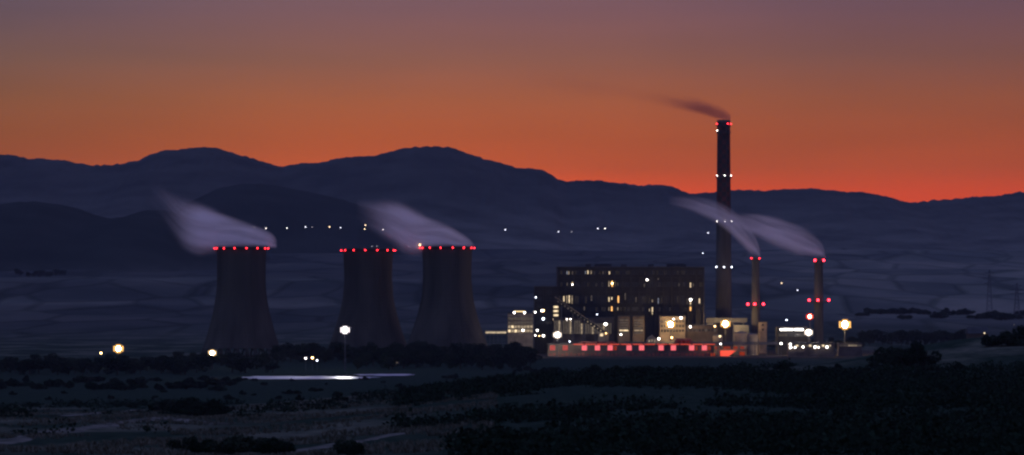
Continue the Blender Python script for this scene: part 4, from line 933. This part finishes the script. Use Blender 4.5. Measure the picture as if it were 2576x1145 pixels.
# ------------------------------------------------------------------ steam and smoke
def fcurve(n, l, fac, pts):
    c = N(n, 'ShaderNodeFloatCurve'); cu = c.mapping.curves[0]
    pts = sorted(pts)
    cu.points[0].location = pts[0]; cu.points[1].location = pts[-1]
    for p in pts[1:-1]: cu.points.new(*p)
    for p in cu.points: p.handle_type = 'AUTO_CLAMPED'
    c.mapping.update(); l.new(fac, c.inputs['Value']); return c.outputs[0]
def plume(name, label, cat, Y, rows, colour, dens, shell=0.6, streak=(0.018, 0.13), soft=0.75, aniso=0.0):
    """rows: (survey x, top, bottom, half depth m, relative density), from the mouth downwind (leftwards)"""
    s = S(Y); xs0, xs1 = rows[0][0], rows[-1][0]; L = (xs0 - xs1) * s
    ox, oz = PX(xs0, Y), PZ(rows[0][2], Y)
    dat = []
    for u, tp, bt, w, d in rows:
        dat.append(((xs0 - u) * s / L, (PZ(tp, Y) + PZ(bt, Y)) / 2 - oz, (PZ(tp, Y) - PZ(bt, Y)) / 2, w, d))
    zmin = min(a[1] for a in dat) - 1; zr = max(a[1] for a in dat) - zmin + 1; hm = max(a[2] for a in dat) * 1.02; wm = max(a[3] for a in dat) * 1.02
    m = bpy.data.materials.new(name); m.use_nodes = True; n, l = m.node_tree.nodes, m.node_tree.links; n.clear()
    o = N(n, 'ShaderNodeOutputMaterial'); pv = N(n, 'ShaderNodeVolumePrincipled'); l.new(pv.outputs[0], o.inputs['Volume'])
    t = N(n, 'ShaderNodeTexCoord'); sp = N(n, 'ShaderNodeSeparateXYZ'); l.new(t.outputs['Object'], sp.inputs[0])
    q = lambda op, a, b=None, c=None, clamp=False: mth(n, l, op, a, b, c, clamp)
    uu = q('MULTIPLY', sp.outputs[0], -1.0 / L, clamp=True)
    zc = q('MULTIPLY_ADD', fcurve(n, l, uu, [(a[0], (a[1] - zmin) / zr) for a in dat]), zr, zmin)
    h = q('MULTIPLY', fcurve(n, l, uu, [(a[0], a[2] / hm) for a in dat]), hm)
    w = q('MULTIPLY', fcurve(n, l, uu, [(a[0], a[3] / wm) for a in dat]), wm)
    dn = fcurve(n, l, uu, [(a[0], a[4]) for a in dat])
    zz = q('DIVIDE', q('SUBTRACT', sp.outputs[2], zc), h); yy = q('DIVIDE', sp.outputs[1], w)
    # streaks drawn out along the drift
    cb = N(n, 'ShaderNodeCombineXYZ'); l.new(q('MULTIPLY', sp.outputs[0], streak[0]), cb.inputs[0]); l.new(q('MULTIPLY', sp.outputs[1], streak[1]), cb.inputs[1]); l.new(q('MULTIPLY', q('SUBTRACT', sp.outputs[2], zc), streak[1]), cb.inputs[2])
    tx = N(n, 'ShaderNodeTexNoise'); l.new(cb.outputs[0], tx.inputs[0]); tx.inputs['Scale'].default_value = 1.0; tx.inputs['Detail'].default_value = 5.0; tx.inputs['Distortion'].default_value = 0.6
    nz_ = tx.outputs[0]
    rho = q('SQRT', q('ADD', q('MULTIPLY', zz, zz), q('MULTIPLY', yy, yy)))
    rho = q('ADD', rho, q('MULTIPLY_ADD', nz_, 0.95, -0.50))
    def smooth(x, a, b):
        mr = N(n, 'ShaderNodeMapRange'); mr.interpolation_type = 'SMOOTHSTEP'; l.new(x, mr.inputs[0]); mr.inputs[1].default_value = a; mr.inputs[2].default_value = b; return mr.outputs[0]
    edge = q('SUBTRACT', 1.0, smooth(rho, 1.0 - soft, 1.0))
    ring = q('MULTIPLY_ADD', smooth(rho, 0.15, 0.7), shell, 1 - shell)
    d = q('MULTIPLY', q('MULTIPLY', edge, ring), q('MULTIPLY', dn, dens))
    d = q('MULTIPLY', d, q('MULTIPLY_ADD', smooth(nz_, 0.38, 0.64), 1.9, 0.18))
    l.new(d, pv.inputs['Density']); pv.inputs['Color'].default_value = (*colour, 1); pv.inputs['Anisotropy'].default_value = aniso
    mb = MB(); K_ = 20; vs_ = []; fs_ = []; U = [a[0] for a in dat]
    fr = np.linspace(0, 1, 25)
    for f_ in fr:
        cz = np.interp(f_, U, [a[1] for a in dat]); hh = np.interp(f_, U, [a[2] for a in dat]) * 1.3 + 0.8; ww = np.interp(f_, U, [a[3] for a in dat]) * 1.3 + 0.8
        for k in range(K_):
            a = 2 * math.pi * k / K_; vs_.append((-f_ * L, ww * math.cos(a), cz + hh * math.sin(a)))
    for j in range(len(fr) - 1):
        for k in range(K_):
            e = (k + 1) % K_; fs_.append((j * K_ + k, j * K_ + e, (j + 1) * K_ + e, (j + 1) * K_ + k))
    fs_.append(tuple(reversed(range(K_)))); fs_.append(tuple((len(fr) - 1) * K_ + k for k in range(K_)))
    ob = mb.add(vs_, fs_).build(name, m, None, (ox, Y, oz))
    bm = bmesh.new(); bm.from_mesh(ob.data); bmesh.ops.recalc_face_normals(bm, faces=bm.faces); bm.to_mesh(ob.data); bm.free()
    return tag(ob, label, cat)
STM = (0.998, 0.985, 0.992)
plume('steam_plume', 'lilac steam blowing left from the leftmost cooling tower', 'steam', 2840,
      [(697, 602, 626, 5, 0.15), (690, 590, 628, 10, 0.7), (670, 576, 627, 17, 1.0), (640, 564, 626, 20, 1.0), (600, 547, 628, 22, 0.8), (560, 530, 636, 23, 0.85), (520, 513, 645, 24, 0.95), (490, 500, 648, 24, 0.7), (465, 489, 640, 24, 0.32), (440, 477, 610, 24, 0.11), (410, 462, 560, 24, 0.035), (375, 445, 520, 24, 0.0)], STM, 0.17, 0.86, aniso=0.72)
plume('steam_plume', 'lilac steam streaming left from the cooling tower nearest the boiler house', 'steam', 2860,
      [(1193, 614, 626, 5, 0.4), (1180, 598, 627, 11, 0.9), (1150, 577, 626, 17, 1.0), (1110, 555, 627, 21, 0.75), (1075, 538, 640, 22, 0.75), (1050, 524, 650, 23, 0.8), (1020, 508, 645, 24, 0.75), (990, 500, 622, 25, 0.55), (960, 497, 605, 25, 0.25), (930, 496, 585, 25, 0.08), (895, 492, 555, 25, 0.0)], STM, 0.17, 0.86, aniso=0.72)
plume('steam_plume', 'pale steam curling up from the first slim chimney', 'steam', YC1,
      [(1912, 628, 650, 2.5, 0.7), (1906, 604, 650, 3.5, 1.0), (1895, 580, 647, 5, 0.9), (1880, 558, 640, 7, 0.75), (1860, 538, 620, 9, 0.6), (1835, 518, 594, 11, 0.5), (1805, 503, 570, 13, 0.38), (1770, 494, 550, 15, 0.25), (1730, 490, 532, 16, 0.12), (1680, 490, 518, 17, 0.0)], STM, 0.30, 0.7, aniso=0.72)
plume('steam_plume', 'broad pale steam arching left from the rightmost slim chimney', 'steam', YC2,
      [(2076, 636, 652, 2.5, 0.6), (2070, 613, 652, 4, 0.85), (2055, 594, 652, 7, 0.8), (2030, 573, 651, 10, 0.7), (2000, 557, 647, 12, 0.7), (1970, 546, 636, 13, 0.72), (1940, 538, 622, 14, 0.7), (1910, 534, 605, 15, 0.55), (1880, 533, 590, 16, 0.35), (1850, 533, 575, 16, 0.15), (1815, 534, 560, 16, 0.0)], STM, 0.20, 0.75, aniso=0.72)
plume('smoke_plume', 'dark maroon smoke drifting left from the tall chimney', 'smoke', YT,
      [(1838, 284, 306, 4, 0.9), (1824, 272, 308, 6, 1.0), (1805, 260, 306, 7.5, 0.8), (1780, 250, 300, 9, 0.6), (1750, 242, 292, 11, 0.38), (1710, 234, 284, 13, 0.16), (1660, 222, 274, 15, 0.05), (1580, 210, 262, 15, 0.02), (1450, 184, 254, 20, 0.012), (1300, 165, 240, 24, 0.0)], (0.42, 0.10, 0.17), 0.15, 0.0)

# ------------------------------------------------------------------ evening haze
hm_ = bpy.data.materials.new('haze_air'); hm_.use_nodes = True; hn, hl = hm_.node_tree.nodes, hm_.node_tree.links; hn.clear()
ho = N(hn, 'ShaderNodeOutputMaterial'); hv = N(hn, 'ShaderNodeVolumePrincipled'); hl.new(hv.outputs[0], ho.inputs['Volume'])
hv.inputs['Color'].default_value = (0.56, 0.57, 0.76, 1); hv.inputs['Density'].default_value = 1.5e-5; hv.inputs['Anisotropy'].default_value = 0.0
haze = MB().box(-9200, 9200, -1600, 17000, -60, 640).build('haze', hm_)
tag(haze, 'thin blue evening haze filling the valley', 'haze', None, 'stuff')
